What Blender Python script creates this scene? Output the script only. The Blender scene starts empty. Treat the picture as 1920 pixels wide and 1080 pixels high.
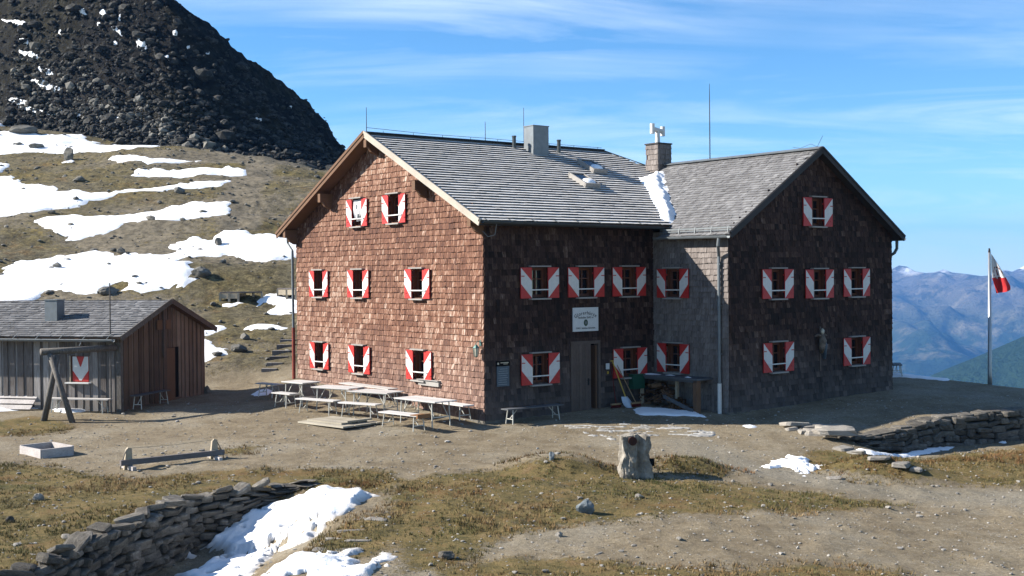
import bpy, math, random
import numpy as np
from math import sin, cos, pi, radians
from mathutils import Vector, Matrix
R = random.Random(7)
NR = np.random.default_rng(11)
C = bpy.context.scene.collection
SC = bpy.context.scene

# ------------------------------------------------------------ camera, world, sun, exposure
CF, CP, CR, CZ = 2278.72, .0106, -.0085, 4.4121
YAW, HX, HY = .6554, -.8332, 36.0435
cam = bpy.data.cameras.new('camera'); co = bpy.data.objects.new('camera', cam); C.objects.link(co)
cam.sensor_width = 36; cam.lens = 36 * CF / 1920; cam.clip_end = 40000; cam.clip_start = .1
_D = Vector((0, cos(CP), -sin(CP))); _U = Vector((0, sin(CP), cos(CP))); _X = Vector((1, 0, 0))
_r = _X * cos(CR) + _U * sin(CR); _u = _U * cos(CR) - _X * sin(CR)
m = Matrix((_r, _u, -_D)).transposed().to_4x4(); m.translation = (0, 0, CZ); co.matrix_world = m
SC.camera = co

SUN_EL = radians(30.8); SUNH = Vector((-.9998, .012, 0)).normalized()
sdir = SUNH * cos(SUN_EL) + Vector((0, 0, sin(SUN_EL)))
sl = bpy.data.lights.new('sun', 'SUN'); so = bpy.data.objects.new('sun', sl); C.objects.link(so)
sl.energy = 5.0; sl.angle = radians(.53); sl.color = (1, .94, .85)
so.rotation_euler = (-sdir).to_track_quat('-Z', 'Y').to_euler(); so.location = (-40, 0, 60)

w = bpy.data.worlds.new('World'); SC.world = w; w.use_nodes = True
nt = w.node_tree; N = nt.nodes; L = nt.links; N.clear()
sky = N.new('ShaderNodeTexSky'); sky.sky_type = 'NISHITA'; sky.sun_disc = False
sky.sun_elevation = SUN_EL; sky.sun_rotation = math.atan2(SUNH.x, SUNH.y)
sky.altitude = 2600; sky.air_density = 1.0; sky.dust_density = .3; sky.ozone_density = 1.5
tc = N.new('ShaderNodeTexCoord')
def wn(t, **k):
    n = N.new(t)
    for a, b in k.items(): setattr(n, a, b)
    return n
# thin cirrus on the sky: a projected plane high above, stretched noise
sx = wn('ShaderNodeSeparateXYZ'); L.new(tc.outputs['Generated'], sx.inputs[0])
zz = wn('ShaderNodeMath', operation='MAXIMUM'); L.new(sx.outputs[2], zz.inputs[0]); zz.inputs[1].default_value = .02
za = wn('ShaderNodeMath', operation='ADD'); L.new(zz.outputs[0], za.inputs[0]); za.inputs[1].default_value = .12
dx = wn('ShaderNodeMath', operation='DIVIDE'); L.new(sx.outputs[0], dx.inputs[0]); L.new(za.outputs[0], dx.inputs[1])
dy = wn('ShaderNodeMath', operation='DIVIDE'); L.new(sx.outputs[1], dy.inputs[0]); L.new(za.outputs[0], dy.inputs[1])
cb = wn('ShaderNodeCombineXYZ'); L.new(dx.outputs[0], cb.inputs[0]); L.new(dy.outputs[0], cb.inputs[1])
mp = wn('ShaderNodeMapping'); L.new(cb.outputs[0], mp.inputs[0]); mp.inputs['Rotation'].default_value = (0, 0, radians(-52)); mp.inputs['Scale'].default_value = (.5, 1.25, 1)
n1 = wn('ShaderNodeTexNoise'); L.new(mp.outputs[0], n1.inputs['Vector']); n1.inputs['Scale'].default_value = 1.1; n1.inputs['Detail'].default_value = 9; n1.inputs['Roughness'].default_value = .62; n1.inputs['Distortion'].default_value = 1.3
n2 = wn('ShaderNodeTexNoise'); L.new(cb.outputs[0], n2.inputs['Vector']); n2.inputs['Scale'].default_value = .6; n2.inputs['Detail'].default_value = 3
r1 = wn('ShaderNodeMapRange'); L.new(n1.outputs[0], r1.inputs[0]); r1.inputs[1].default_value = .43; r1.inputs[2].default_value = .74
r2 = wn('ShaderNodeMapRange'); L.new(n2.outputs[0], r2.inputs[0]); r2.inputs[1].default_value = .34; r2.inputs[2].default_value = .58
cm = wn('ShaderNodeMath', operation='MULTIPLY'); L.new(r1.outputs[0], cm.inputs[0]); L.new(r2.outputs[0], cm.inputs[1])
cm2 = wn('ShaderNodeMath', operation='MULTIPLY'); L.new(cm.outputs[0], cm2.inputs[0]); cm2.inputs[1].default_value = .70
hs = wn('ShaderNodeHueSaturation'); L.new(sky.outputs[0], hs.inputs['Color']); hs.inputs['Saturation'].default_value = 1.22; hs.inputs['Value'].default_value = 1.0
tint = wn('ShaderNodeMix', data_type='RGBA', blend_type='MULTIPLY'); tint.inputs[0].default_value = 1; L.new(hs.outputs[0], tint.inputs[6]); tint.inputs[7].default_value = (.90, 1.10, 1.16, 1)
mx = wn('ShaderNodeMix', data_type='RGBA'); L.new(cm2.outputs[0], mx.inputs[0]); L.new(tint.outputs[2], mx.inputs[6]); mx.inputs[7].default_value = (7.6, 8.4, 9.0, 1)
bg = wn('ShaderNodeBackground'); L.new(mx.outputs[2], bg.inputs[0]); bg.inputs[1].default_value = .062
ow = wn('ShaderNodeOutputWorld'); L.new(bg.outputs[0], ow.inputs[0])
vs = SC.view_settings; vs.view_transform = 'Standard'; vs.look = 'None'; vs.gamma = 1; vs.use_curve_mapping = False; vs.exposure = 1.42
try:
    SC.cycles.max_bounces = 5; SC.cycles.diffuse_bounces = 3; SC.cycles.glossy_bounces = 2; SC.cycles.transmission_bounces = 2
    SC.cycles.volume_bounces = 0; SC.cycles.use_denoising = True; SC.cycles.caustics_reflective = False
except Exception: pass

# ------------------------------------------------------------ numeric noise
def _hash(xi, yi, s):
    h = (xi.astype(np.int64) * 374761393 + yi.astype(np.int64) * 668265263 + s * 974634777) & 0xffffffff
    h = ((h ^ (h >> 13)) * 1274126177) & 0xffffffff
    return ((h ^ (h >> 16)) & 0xffff) / 65535.0
def vn(x, y, s=0):
    x = np.asarray(x, float); y = np.asarray(y, float)
    xi = np.floor(x); yi = np.floor(y); fx = x - xi; fy = y - yi
    fx = fx * fx * (3 - 2 * fx); fy = fy * fy * (3 - 2 * fy)
    a = _hash(xi, yi, s); b = _hash(xi + 1, yi, s); c = _hash(xi, yi + 1, s); d = _hash(xi + 1, yi + 1, s)
    return (a + (b - a) * fx) * (1 - fy) + (c + (d - c) * fx) * fy
def fbm(x, y, o=4, s=0, g=.5):
    t = 0; a = 1; n = 0
    for i in range(o):
        t = t + a * vn(x * 2 ** i + 17.3 * i, y * 2 ** i - 9.1 * i, s + i); n += a; a *= g
    return t / n * 2 - 1
def sm(a, b, x):
    t = np.clip((np.asarray(x, float) - a) / (b - a), 0, 1); return t * t * (3 - 2 * t)
def sp(x, k=1.0):  # softplus
    x = np.asarray(x, float) / k; return np.where(x > 20, x, np.log1p(np.exp(np.minimum(x, 20)))) * k
def polydist(x, y, P, closed=True):
    """signed distance (inside positive) to a polygon, or (distance, arc position, side) of an open line"""
    x = np.asarray(x, float); y = np.asarray(y, float)
    best = np.full(x.shape, 1e9); ins = np.zeros(x.shape, bool); arc = np.zeros(x.shape); side = np.zeros(x.shape); acc = 0
    n = len(P)
    for i in range(n if closed else n - 1):
        ax, ay = P[i]; bx, by = P[(i + 1) % n]; ex, ey = bx - ax, by - ay; l2 = ex * ex + ey * ey
        t = np.clip(((x - ax) * ex + (y - ay) * ey) / l2, 0, 1)
        d = np.hypot(x - ax - t * ex, y - ay - t * ey)
        if closed: ins ^= ((ay > y) != (by > y)) & (x < (bx - ax) * (y - ay) / ((by - ay) or 1e-9) + ax)
        else:
            k = d < best; arc = np.where(k, acc + t * math.sqrt(l2), arc); side = np.where(k, (x - ax) * ey - (y - ay) * ex, side)
        best = np.minimum(best, d); acc += math.sqrt(l2)
    return np.where(ins, best, -best) if closed else (best, arc, side)

# ------------------------------------------------------------ terrain
WL = [(-4.3, 27.4), (-4.75, 26.9), (-5.56, 26.4), (-6.8, 25.4), (-7.5, 22.6), (-7.9, 19.95), (-8.1, 17), (-8.3, 13)]   # left retaining wall, top line
WR = [(8.1, 36.3), (9.2, 34.3), (9.7, 34.2), (10.8, 34.8), (12.7, 36.6), (14.2, 37.1), (15.9, 37.8), (22, 39.3), (30, 40.2)]                # right retaining wall
WRP = WR + [(60, 45), (60, 70), (7.8, 70)]
def Hs(x, y):
    x = np.asarray(x, float); y = np.asarray(y, float)
    hy = np.minimum(y, 50)
    yard = .062 * sp(hy - 34.5, .5) - .093 - .02 * (34.5 - np.minimum(y, 34.5))
    yard = yard - .010 * np.clip(x + .8, -4, 16)
    left = sm(-7.5, -10.5, x)
    zl = np.minimum(.062 * sp(hy - 34.5, .5) - .093, .22) + .0 * x - .02 * (34.5 - np.minimum(y, 34.5))
    z = yard * (1 - left) + zl * left
    # foreground right falls a little
    z = z - .30 * sm(3, 10, x) * sm(35, 30, y)
    # hill
    yc = 88 + .65 * np.maximum(0, -x - 14)
    F = sm(16, -9, x)
    yr = y - 47.0 - 1.2 * fbm(x * .08, x * .03, 2, 5)
    hill = .291 * (sp(yr, .8) - sp(y - yc, 3) * 1.15)
    z = z + F * (np.maximum(hill, -2) + .45 * left * sm(45, 52, y))
    und = sm(50, 60, y) * F
    z = z + und * (.85 * fbm((x + .9 * y) * .05, (y - .2 * x) * .16, 3, 21) + .28 * fbm(x * .25, y * .45, 3, 22))
    # terrace on the right
    infront = -polydist(x, y, WRP); d = np.abs(infront)
    zt = np.interp(y, [30, 34.4, 36.8, 38, 42, 48], [-.5, -.33, -.10, .03, .27, .5])
    ter = sm(7.4, 9.4, x) * (1 - sm(-.15, .12, infront))
    z = z * (1 - ter * sm(46, 38, y)) + zt * ter * sm(46, 38, y)
    low = sm(-.15, .12, infront) * sm(8.8, 11.2, x) * sm(5.5, 2.0, d) * (y < 42)
    z = z * (1 - low) + np.interp(y, [26, 29, 33, 36, 38, 40], [-.55, -.60, -.76, -.88, -.75, -.6]) * low
    # terrace edge, then the drop to the valley
    ye = np.where(x > 15, 48 - (x - 15) * 1.3, 48 + (15 - x) * 3)
    ye = np.maximum(ye, 36)
    dr = .5 * sp(y - ye - .8 + .5 * fbm(x * .4, y * .1, 2, 9), 1.0)
    z = z - dr * sm(-60, 0, x + 40)
    far = sm(200, 420, np.hypot(x, y)) ; z = z * (1 - far) + np.minimum(z, -700) * far
    z = np.maximum(z, -700)
    # trench below the left wall
    d, a, s = polydist(x, y, WL, False)
    D = 1.05 * sm(.3, 3.6, a) * sm(-.10, .12, np.where(s < 0, d, -d)) 
    z = z - D * (1 - sm(1.3, 4.6, d)) * (y < 30)
    # mounds
    def mound(cx, cy, rx, ry, h, an=0):
        c_, s_ = cos(an), sin(an); X = (x - cx) * c_ + (y - cy) * s_; Y = -(x - cx) * s_ + (y - cy) * c_
        return h * np.exp(-((X / rx) ** 2 + (Y / ry) ** 2) ** 1.3)
    z = z + mound(1.0, 28.6, 1.2, .75, .42) + mound(4.1, 28.9, 1.15, .6, .30) + mound(9.1, 29.6, 1.35, .75, .46, -.2) + mound(12.5, 31.5, 2.4, .8, .22, .3)
    z = z + mound(-1.0, 25.5, 3.0, 2.2, .14)
    # bank beside the hut's back left corner
    z = z + .35 * np.exp(-(((x + 10.3) / 2.2) ** 2 + ((y - 48.3) / 1.2) ** 2))
    return z
def Hd(x, y):
    """smooth height plus the fine unevenness of the sheet"""
    x = np.asarray(x, float); y = np.asarray(y, float)
    nearyard = sm(44, 52, y)
    g = .028 * fbm(x * 1.3, y * 1.3, 3, 31) + .012 * fbm(x * 5, y * 5, 2, 33)
    h = .16 * fbm(x * .9, y * 1.1, 4, 35, .6) + .10 * np.abs(fbm(x * 2.1, y * 2.4, 2, 38))
    lump = .085 * np.maximum(0, fbm(x * 2.2, y * 2.6, 3, 41)) * sm(31, 29, y)
    return Hs(x, y) + (g + lump) * (1 - nearyard) + h * nearyard * sm(420, 200, np.hypot(x, y))

def ray(px, py):
    X = (px - 960) / CF; Y = (540 - py) / CF
    d = _r * X + _u * Y + _D
    return d / d.y
DS = np.concatenate([np.linspace(14, 60, 900), np.linspace(60, 180, 900)])
def hit(px, py, f=Hs):
    d = ray(px, py); z = CZ + d.z * DS; h = f(d.x * DS, DS); k = np.nonzero(z < h)[0]
    if len(k) == 0: t = 120.0
    else:
        i = max(k[0], 1); a = z[i - 1] - h[i - 1]; b = z[i] - h[i]; t = DS[i - 1] + (DS[i] - DS[i - 1]) * a / (a - b)
    return Vector((d.x * t, t, CZ + d.z * t))
def atY(px, py, Y):
    d = ray(px, py); return Vector((d.x * Y, Y, CZ + d.z * Y))
def G(x, y): return float(Hd(np.array([x]), np.array([y]))[0])
def toW(u, v, z=0): return Vector((u * cos(YAW) - v * sin(YAW) + HX, u * sin(YAW) + v * cos(YAW) + HY, z))
def toL(p):
    x, y = p[0] - HX, p[1] - HY
    return Vector((x * cos(YAW) + y * sin(YAW), -x * sin(YAW) + y * cos(YAW), p[2] if len(p) > 2 else 0))

# ------------------------------------------------------------ mesh helpers
class MB:
    def __init__(s): s.v = []; s.f = []; s.m = []; s.t = []
    def add(s, vs_, fs, mat=0, tone=.5):
        k = len(s.v); s.v += [tuple(p) for p in vs_]
        for f in fs: s.f.append(tuple(i + k for i in f)); s.m.append(mat); s.t.append(tone)
    def box(s, c, d, mat=0, tone=.5, M=None):
        x, y, z = d[0] / 2, d[1] / 2, d[2] / 2
        P = [Vector((a, b, e)) for a in (-x, x) for b in (-y, y) for e in (-z, z)]
        if M is not None: P = [M @ p for p in P]
        P = [p + Vector(c) for p in P]
        s.add(P, [(0, 1, 3, 2), (4, 6, 7, 5), (0, 4, 5, 1), (2, 3, 7, 6), (0, 2, 6, 4), (1, 5, 7, 3)], mat, tone)
    def beam(s, p0, p1, wd, ht, mat=0, tone=.5, up=(0, 0, 1)):
        p0 = Vector(p0); p1 = Vector(p1); d = (p1 - p0); l = d.length; d.normalize(); up = Vector(up)
        a = d.cross(up)
        if a.length < 1e-4: a = d.cross(Vector((1, 0, 0)))
        a.normalize(); b = a.cross(d).normalized()
        P = [p + a * i * wd / 2 + b * j * ht / 2 for p in (p0, p1) for i in (-1, 1) for j in (-1, 1)]
        s.add(P, [(0, 1, 3, 2), (4, 6, 7, 5), (0, 4, 5, 1), (2, 3, 7, 6), (0, 2, 6, 4), (1, 5, 7, 3)], mat, tone)
    def tube(s, pts, r, n=8, mat=0, tone=.5, cap=True):
        pts = [Vector(p) for p in pts]; rr = r if isinstance(r, (list, tuple)) else [r] * len(pts); P = []; pa = None
        for i, p in enumerate(pts):
            d = (pts[min(i + 1, len(pts) - 1)] - pts[max(i - 1, 0)]).normalized()
            a = (pa - d * pa.dot(d)) if pa is not None else d.orthogonal()
            a.normalize(); pa = a; b = d.cross(a)
            P += [p + (a * cos(2 * pi * k / n) + b * sin(2 * pi * k / n)) * rr[i] for k in range(n)]
        F = [(i * n + k, i * n + (k + 1) % n, (i + 1) * n + (k + 1) % n, (i + 1) * n + k) for i in range(len(pts) - 1) for k in range(n)]
        if cap: F += [tuple(range(n))[::-1], tuple((len(pts) - 1) * n + k for k in range(n))]
        s.add(P, F, mat, tone)
    def quad(s, a, b, c, d, mat=0, tone=.5): s.add([a, b, c, d], [(0, 1, 2, 3)], mat, tone)
    def prism(s, poly, ex, mat=0, tone=.5):
        """poly: 3d points; extruded by vector ex"""
        n = len(poly); ex = Vector(ex); P = [Vector(p) for p in poly] + [Vector(p) + ex for p in poly]
        s.add(P, [tuple(range(n))[::-1], tuple(range(n, 2 * n))] + [(i, (i + 1) % n, n + (i + 1) % n, n + i) for i in range(n)], mat, tone)
    def mesh(s, name, mats, smooth=False, fix=True):
        me = bpy.data.meshes.new(name); me.from_pydata(s.v, [], s.f)
        for q in (mats if isinstance(mats, (list, tuple)) else [mats]): me.materials.append(q)
        me.polygons.foreach_set('material_index', s.m)
        a = me.attributes.new('tone', 'FLOAT', 'FACE'); a.data.foreach_set('value', np.array(s.t, np.float32))
        if smooth: me.polygons.foreach_set('use_smooth', [True] * len(s.f))
        me.update()
        if fix:
            import bmesh
            bm = bmesh.new(); bm.from_mesh(me); bmesh.ops.recalc_face_normals(bm, faces=bm.faces); bm.to_mesh(me); bm.free()
        return me
def link(name, me, parent=None, kind=None):
    o = bpy.data.objects.new(name, me); C.objects.link(o)
    if parent is not None: o.parent = parent
    if kind: o['kind'] = kind
    return o
def part(name, mb, mats, parent, kind=None, label=None, smooth=False):
    o = link(name, mb.mesh(name, mats, smooth), parent, kind)
    if label: o['label'] = label
    return o
def thing(name, label, cat, loc=(0, 0, 0), rz=0, group=None):
    o = bpy.data.objects.new(name, None); C.objects.link(o); o.location = loc; o.rotation_euler = (0, 0, rz); o.empty_display_size = .2
    o['label'] = label; o['category'] = cat
    if group: o['group'] = group
    return o
def tag(o, label, cat, group=None):
    o['label'] = label; o['category'] = cat
    if group: o['group'] = group
    return o
def npmesh(name, V, F, mats, tone=None, smooth=False, matidx=None, attrs=None):
    V = np.asarray(V, np.float32); F = np.asarray(F, np.int32); k = F.shape[1]
    me = bpy.data.meshes.new(name); me.vertices.add(len(V)); me.vertices.foreach_set('co', V.ravel())
    me.loops.add(F.size); me.loops.foreach_set('vertex_index', F.ravel())
    me.polygons.add(len(F)); me.polygons.foreach_set('loop_start', np.arange(0, F.size, k, dtype=np.int32)); me.polygons.foreach_set('loop_total', np.full(len(F), k, np.int32))
    for q in (mats if isinstance(mats, (list, tuple)) else [mats]): me.materials.append(q)
    if matidx is not None: me.polygons.foreach_set('material_index', matidx)
    if tone is not None: a = me.attributes.new('tone', 'FLOAT', 'FACE'); a.data.foreach_set('value', np.asarray(tone, np.float32))
    for n_, d_ in (attrs or {}).items(): a = me.attributes.new(n_, 'FLOAT', 'POINT'); a.data.foreach_set('value', np.asarray(d_, np.float32))
    me.polygons.foreach_set('use_smooth', [bool(smooth)] * len(F))
    me.update(calc_edges=True); return me

# ------------------------------------------------------------ materials
class NB:
    def __init__(s, name):
        s.m = bpy.data.materials.new(name); s.m.use_nodes = True; s.t = s.m.node_tree; s.b = s.t.nodes['Principled BSDF']
        s.co = s.n('ShaderNodeTexCoord').outputs['Object']
    def n(s, t, **k):
        q = s.t.nodes.new(t)
        for a, b in k.items(): setattr(q, a, b)
        return q
    def l(s, a, b): s.t.links.new(a, b)
    def val(s, sock, v):
        if hasattr(v, 'links') or hasattr(v, 'is_output'): s.l(v, sock)
        else: sock.default_value = v
    def map(s, scale, rot=(0, 0, 0), co=None):
        q = s.n('ShaderNodeMapping'); s.l(co or s.co, q.inputs[0]); q.inputs['Scale'].default_value = scale; q.inputs['Rotation'].default_value = rot; return q.outputs[0]
    def noise(s, scale, detail=4, rough=.55, co=None, dist=0):
        q = s.n('ShaderNodeTexNoise'); s.l(co or s.co, q.inputs['Vector']); q.inputs['Scale'].default_value = scale; q.inputs['Detail'].default_value = detail
        q.inputs['Roughness'].default_value = rough; q.inputs['Distortion'].default_value = dist; return q.outputs[0]
    def ramp(s, fac, stops, interp='LINEAR'):
        q = s.n('ShaderNodeValToRGB'); s.l(fac, q.inputs[0]); e = q.color_ramp; e.interpolation = interp
        while len(e.elements) > 1: e.elements.remove(e.elements[-1])
        for i, (p, c) in enumerate(stops):
            el = e.elements[0] if i == 0 else e.elements.new(p)
            el.position = p; el.color = (*c, 1) if len(c) == 3 else c
        return q.outputs[0]
    def mr(s, v, a, b, c=0, d=1):
        q = s.n('ShaderNodeMapRange'); s.l(v, q.inputs[0])
        for i, x in enumerate((a, b, c, d)): q.inputs[i + 1].default_value = x
        return q.outputs[0]
    def math(s, op, a, b=0):
        q = s.n('ShaderNodeMath', operation=op); s.val(q.inputs[0], a); s.val(q.inputs[1], b); return q.outputs[0]
    def mix(s, f, a, b, mode='MIX'):
        q = s.n('ShaderNodeMix', data_type='RGBA', blend_type=mode); s.val(q.inputs[0], f)
        for i, x in ((6, a), (7, b)):
            if isinstance(x, tuple): q.inputs[i].default_value = (*x, 1) if len(x) == 3 else x
            else: s.l(x, q.inputs[i])
        return q.outputs[2]
    def attr(s, name='tone'):
        return s.n('ShaderNodeAttribute', attribute_name=name).outputs['Fac']
    def rnd(s): return s.n('ShaderNodeObjectInfo').outputs['Random']
    def bump(s, h, strength=.4, dist=.02):
        q = s.n('ShaderNodeBump'); s.l(h, q.inputs['Height']); q.inputs['Strength'].default_value = strength; q.inputs['Distance'].default_value = dist
        s.l(q.outputs[0], s.b.inputs['Normal'])
    def out(s, col, rough=.85, spec=.25, metal=0, k=.72):
        # all base colours share one calibration factor
        if isinstance(col, tuple): col = tuple(v * k for v in col)
        else: col = s.mix(1.0, col, (k, k, k), 'MULTIPLY')
        if isinstance(col, tuple): s.b.inputs['Base Color'].default_value = (*col, 1)
        else: s.l(col, s.b.inputs['Base Color'])
        s.val(s.b.inputs['Roughness'], rough); s.b.inputs['Specular IOR Level'].default_value = spec; s.b.inputs['Metallic'].default_value = metal
        return s.m
def wood(name, stops, sc=(6, 6, 1), rough=.85, bump=.35, tonew=.6, var=.5, gray=None, nr=(.30, .70)):
    b = NB(name); t = b.attr(); n = b.noise(4.0, 6, .65, b.map(sc)); n2 = b.noise(1.3, 3)
    f = b.math('ADD', b.math('MULTIPLY', t, tonew), b.math('MULTIPLY', b.mr(n, *nr), 1 - tonew))
    c = b.ramp(f, stops)
    c = b.mix(1.0, c, b.ramp(b.mr(n2, .3, .7), [(0, (1 - var * .45,) * 3), (1, (1.0,) * 3)]), 'MULTIPLY')
    if gray: # weathering that grows from a height down: (z0, z1, colour, amount)
        sz = b.n('ShaderNodeSeparateXYZ'); b.l(b.co, sz.inputs[0])
        g = b.math('MULTIPLY', b.mr(b.math('ADD', sz.outputs[2], b.math('MULTIPLY', b.noise(.9, 3), 1.6)), gray[0], gray[1], 1, 0), gray[3])
        c = b.mix(g, c, b.mix(1.0, b.ramp(t, [(0, (.45,) * 3), (1, (1.1,) * 3)]), gray[2], 'MULTIPLY'))
    b.bump(n, bump, .01); return b.out(c, rough, .2)
def plain(name, col, rough=.5, spec=.4, metal=0, var=.12, scale=9, bump=0):
    b = NB(name); n = b.noise(scale, 5); c = b.mix(1.0, col, b.ramp(b.mr(n, .3, .7), [(0, (1 - var * 2,) * 3), (1, (1.0,) * 3)]), 'MULTIPLY')
    if bump: b.bump(n, bump, .01)
    return b.out(c, rough, spec, metal)
M = {}
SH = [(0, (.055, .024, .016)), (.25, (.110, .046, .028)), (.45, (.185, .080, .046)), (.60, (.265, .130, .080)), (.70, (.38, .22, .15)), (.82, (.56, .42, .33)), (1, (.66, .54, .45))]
M['shingle'] = wood('red_brown_wall_shingle', SH, (7, 7, .35), .8, .5, .42, .4, (.0, 3.6, (.34, .275, .25), .5), (.36, .66))  # red-brown tones of the gable shingles, greyer towards the bottom
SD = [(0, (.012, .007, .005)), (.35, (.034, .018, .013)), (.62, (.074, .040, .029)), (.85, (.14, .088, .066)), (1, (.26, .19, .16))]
M['shingle_shaded'] = wood('shade_darkened_brown_shingle', SD, (6, 6, .35), .85, .5, .62, .4, (-.4, 3.4, (.19, .175, .17), .8), (.36, .66))  # brown shingle darkened further: the shade on these walls is in the colour
SG = [(0, (.10, .085, .078)), (.4, (.20, .17, .155)), (.8, (.31, .27, .25)), (1, (.44, .40, .37))]
M['shingle_side'] = wood('weathered_side_shingle', SG, (6, 6, .35), .8, .5, .45, .4, None, (.36, .66))
RG = [(0, (.11, .105, .105)), (.4, (.20, .195, .195)), (.8, (.30, .295, .295)), (1, (.42, .415, .415))]
M['roof'] = wood('grey_weathered_roof_shingle', RG, (8, 8, 8), .8, .4, .65, .4)
M['roof_frost_lit'] = wood('frosted_lit_roof_shingle', [(0, (.52, .49, .46)), (.35, (.78, .74, .69)), (.6, (.90, .86, .80)), (1, (.95, .92, .87))], (5, 5, 5), .8, .3, .5, .3)  # frost, whitened further so the shingle tops look sunlit
M['roofbutt'] = wood('shadow_dark_shingle_butts', [(0, (.07, .065, .06)), (1, (.20, .19, .18))], (8, 8, 8), .85, .3, .5)  # butt colour darkened to paint the shadow line of each course
M['core'] = plain('dark_wall_underlay', (.05, .03, .022), .9, .1)  # plain dark brown backing behind shingles and planks
M['soffit'] = wood('brown_eave_boards', [(0, (.12, .065, .038)), (.6, (.22, .125, .075)), (1, (.34, .21, .13))], (10, 3, 10), .8, .3)
M['barge'] = wood('pale_weathered_bargeboard', [(0, (.34, .29, .23)), (.6, (.58, .52, .44)), (1, (.74, .69, .61))], (5, 20, 20), .8, .3, .4)
M['darkbarge'] = wood('dark_bargeboard', [(0, (.03, .028, .028)), (1, (.09, .085, .085))], (5, 20, 20), .7, .2)
M['stone_base'] = plain('render_plinth', (.22, .20, .17), .9, .2, 0, .25, 4, .3)
M['white'] = plain('white_shutter_paint', (.80, .79, .76), .55, .35, 0, .06, 14)
M['red'] = plain('red_shutter_paint', (.62, .035, .028), .5, .4, 0, .14, 12)
M['reveal'] = wood('red_brown_window_wood', [(0, (.09, .035, .022)), (.6, (.19, .075, .042)), (1, (.27, .12, .065))], (20, 20, 2), .6, .2)
M['glass'] = NB('dark_window_glass').out((.012, .014, .018), .06, .6)
M['ledge'] = wood('pale_grey_ledge_wood', [(0, (.28, .26, .24)), (1, (.55, .52, .48))], (10, 10, 10), .8, .2)
M['zinc'] = plain('dull_zinc_sheet', (.22, .245, .26), .5, .4, .25, .12, 5)
M['zincdark'] = plain('dark_gutter_metal', (.10, .115, .12), .45, .5, .6, .12, 5)
M['rustred'] = plain('red_painted_pipe', (.33, .055, .03), .55, .4, 0, .2, 8)
M['door'] = wood('grey_brown_door_boards', [(0, (.09, .066, .055)), (.6, (.17, .13, .11)), (1, (.25, .20, .17))], (25, 25, 2), .85, .4, .3)
M['black'] = plain('black_and_interior_shade', (.012, .011, .010), .9, .1)  # black parts, and painted shade inside the doorways
M['iron'] = plain('dark_iron', (.04, .04, .042), .5, .4, .6)
M['concrete'] = plain('pale_concrete', (.50, .48, .44), .85, .2, 0, .12, 6, .2)
M['snow'] = None
b = NB('snow_cover'); n = b.noise(3.2, 6, .6); n2 = b.noise(16, 4, .6)
c = b.ramp(b.mr(n, .3, .72), [(0, (.80, .81, .83)), (1, (.90, .91, .925))])
b.bump(b.math('ADD', n, b.math('MULTIPLY', n2, .4)), .5, .06); pass
M['snow'] = b.out(c, .7, .25, k=.92)
b = NB('trodden_dirty_snow'); n = b.noise(2.2, 6, .65); n2 = b.noise(14, 4, .6)
c = b.ramp(b.mr(n, .28, .7), [(0, (.60, .57, .53)), (.3, (.78, .78, .78)), (1, (.90, .91, .925))])
M['ice'] = plain('thin_grey_ice', (.62, .60, .56), .5, .4, 0, .3, 6)
c = b.mix(b.mr(b.attr('edge'), 0, .75, .8, 0), c, (.36, .32, .27))
b.bump(b.math('ADD', n, b.math('MULTIPLY', n2, .5)), .6, .05); M['snowdirty'] = b.out(c, .7, .25, k=.92)
M['table'] = wood('bleached_table_planks', [(0, (.52, .48, .45)), (.6, (.68, .65, .62)), (1, (.80, .78, .76))], (3, 14, 14), .7, .15, .5, .3)
M['legs'] = plain('cream_painted_leg_frame', (.66, .65, .58), .5, .4, 0, .12, 12)
M['endgrain'] = wood('orange_brown_bench_end', [(0, (.26, .12, .05)), (1, (.42, .22, .10))], (10, 10, 10), .6, .1)
M['darkseat'] = wood('dark_grey_bench_board', [(0, (.08, .085, .095)), (1, (.17, .175, .185))], (3, 14, 14), .7, .15)
M['plank'] = wood('silver_brown_shed_plank', [(0, (.075, .060, .052)), (.35, (.19, .165, .15)), (.7, (.36, .33, .31)), (1, (.60, .57, .55))], (9, 9, .6), .85, .5, .55)
M['plankred'] = wood('red_brown_shed_plank', [(0, (.075, .052, .040)), (.4, (.185, .125, .090)), (.75, (.31, .225, .170)), (1, (.47, .38, .31))], (9, 9, .6), .85, .5, .72)
M['log'] = wood('grey_round_timber', [(0, (.07, .062, .055)), (.5, (.16, .145, .13)), (1, (.30, .28, .25))], (9, 9, 2), .85, .5, .3)
M['pale'] = wood('pale_fresh_timber', [(0, (.42, .34, .24)), (1, (.66, .57, .43))], (9, 9, 4), .75, .3, .3)
M['beam'] = wood('grey_beam_timber', [(0, (.14, .12, .115)), (1, (.28, .25, .24))], (3, 12, 12), .8, .3, .3)
M['sandbox'] = wood('whitewashed_box_board', [(0, (.42, .36, .34)), (.5, (.62, .57, .54)), (1, (.74, .70, .67))], (4, 4, 12), .8, .4, .2, .7)
M['deck'] = wood('pale_deck_planks', [(0, (.33, .29, .22)), (1, (.56, .51, .41))], (10, 3, 10), .8, .3)
M['firewood'] = wood('split_firewood', [(0, (.07, .035, .018)), (.5, (.16, .085, .045)), (1, (.33, .20, .11))], (8, 8, 8), .8, .4)
M['yellow'] = plain('yellow_handle', (.62, .42, .05), .5, .4)
M['handle'] = plain('wooden_handle', (.42, .28, .15), .6, .3)
M['bluewhite'] = plain('pale_blue_plastic', (.55, .65, .80), .4, .5)
M['broom'] = plain('dark_red_bristles', (.14, .02, .018), .8, .2)
M['green'] = plain('dark_green_plastic', (.02, .10, .06), .5, .4)
M['lampglass'] = plain('cream_lamp_glass', (.65, .60, .48), .2, .6)
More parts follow.
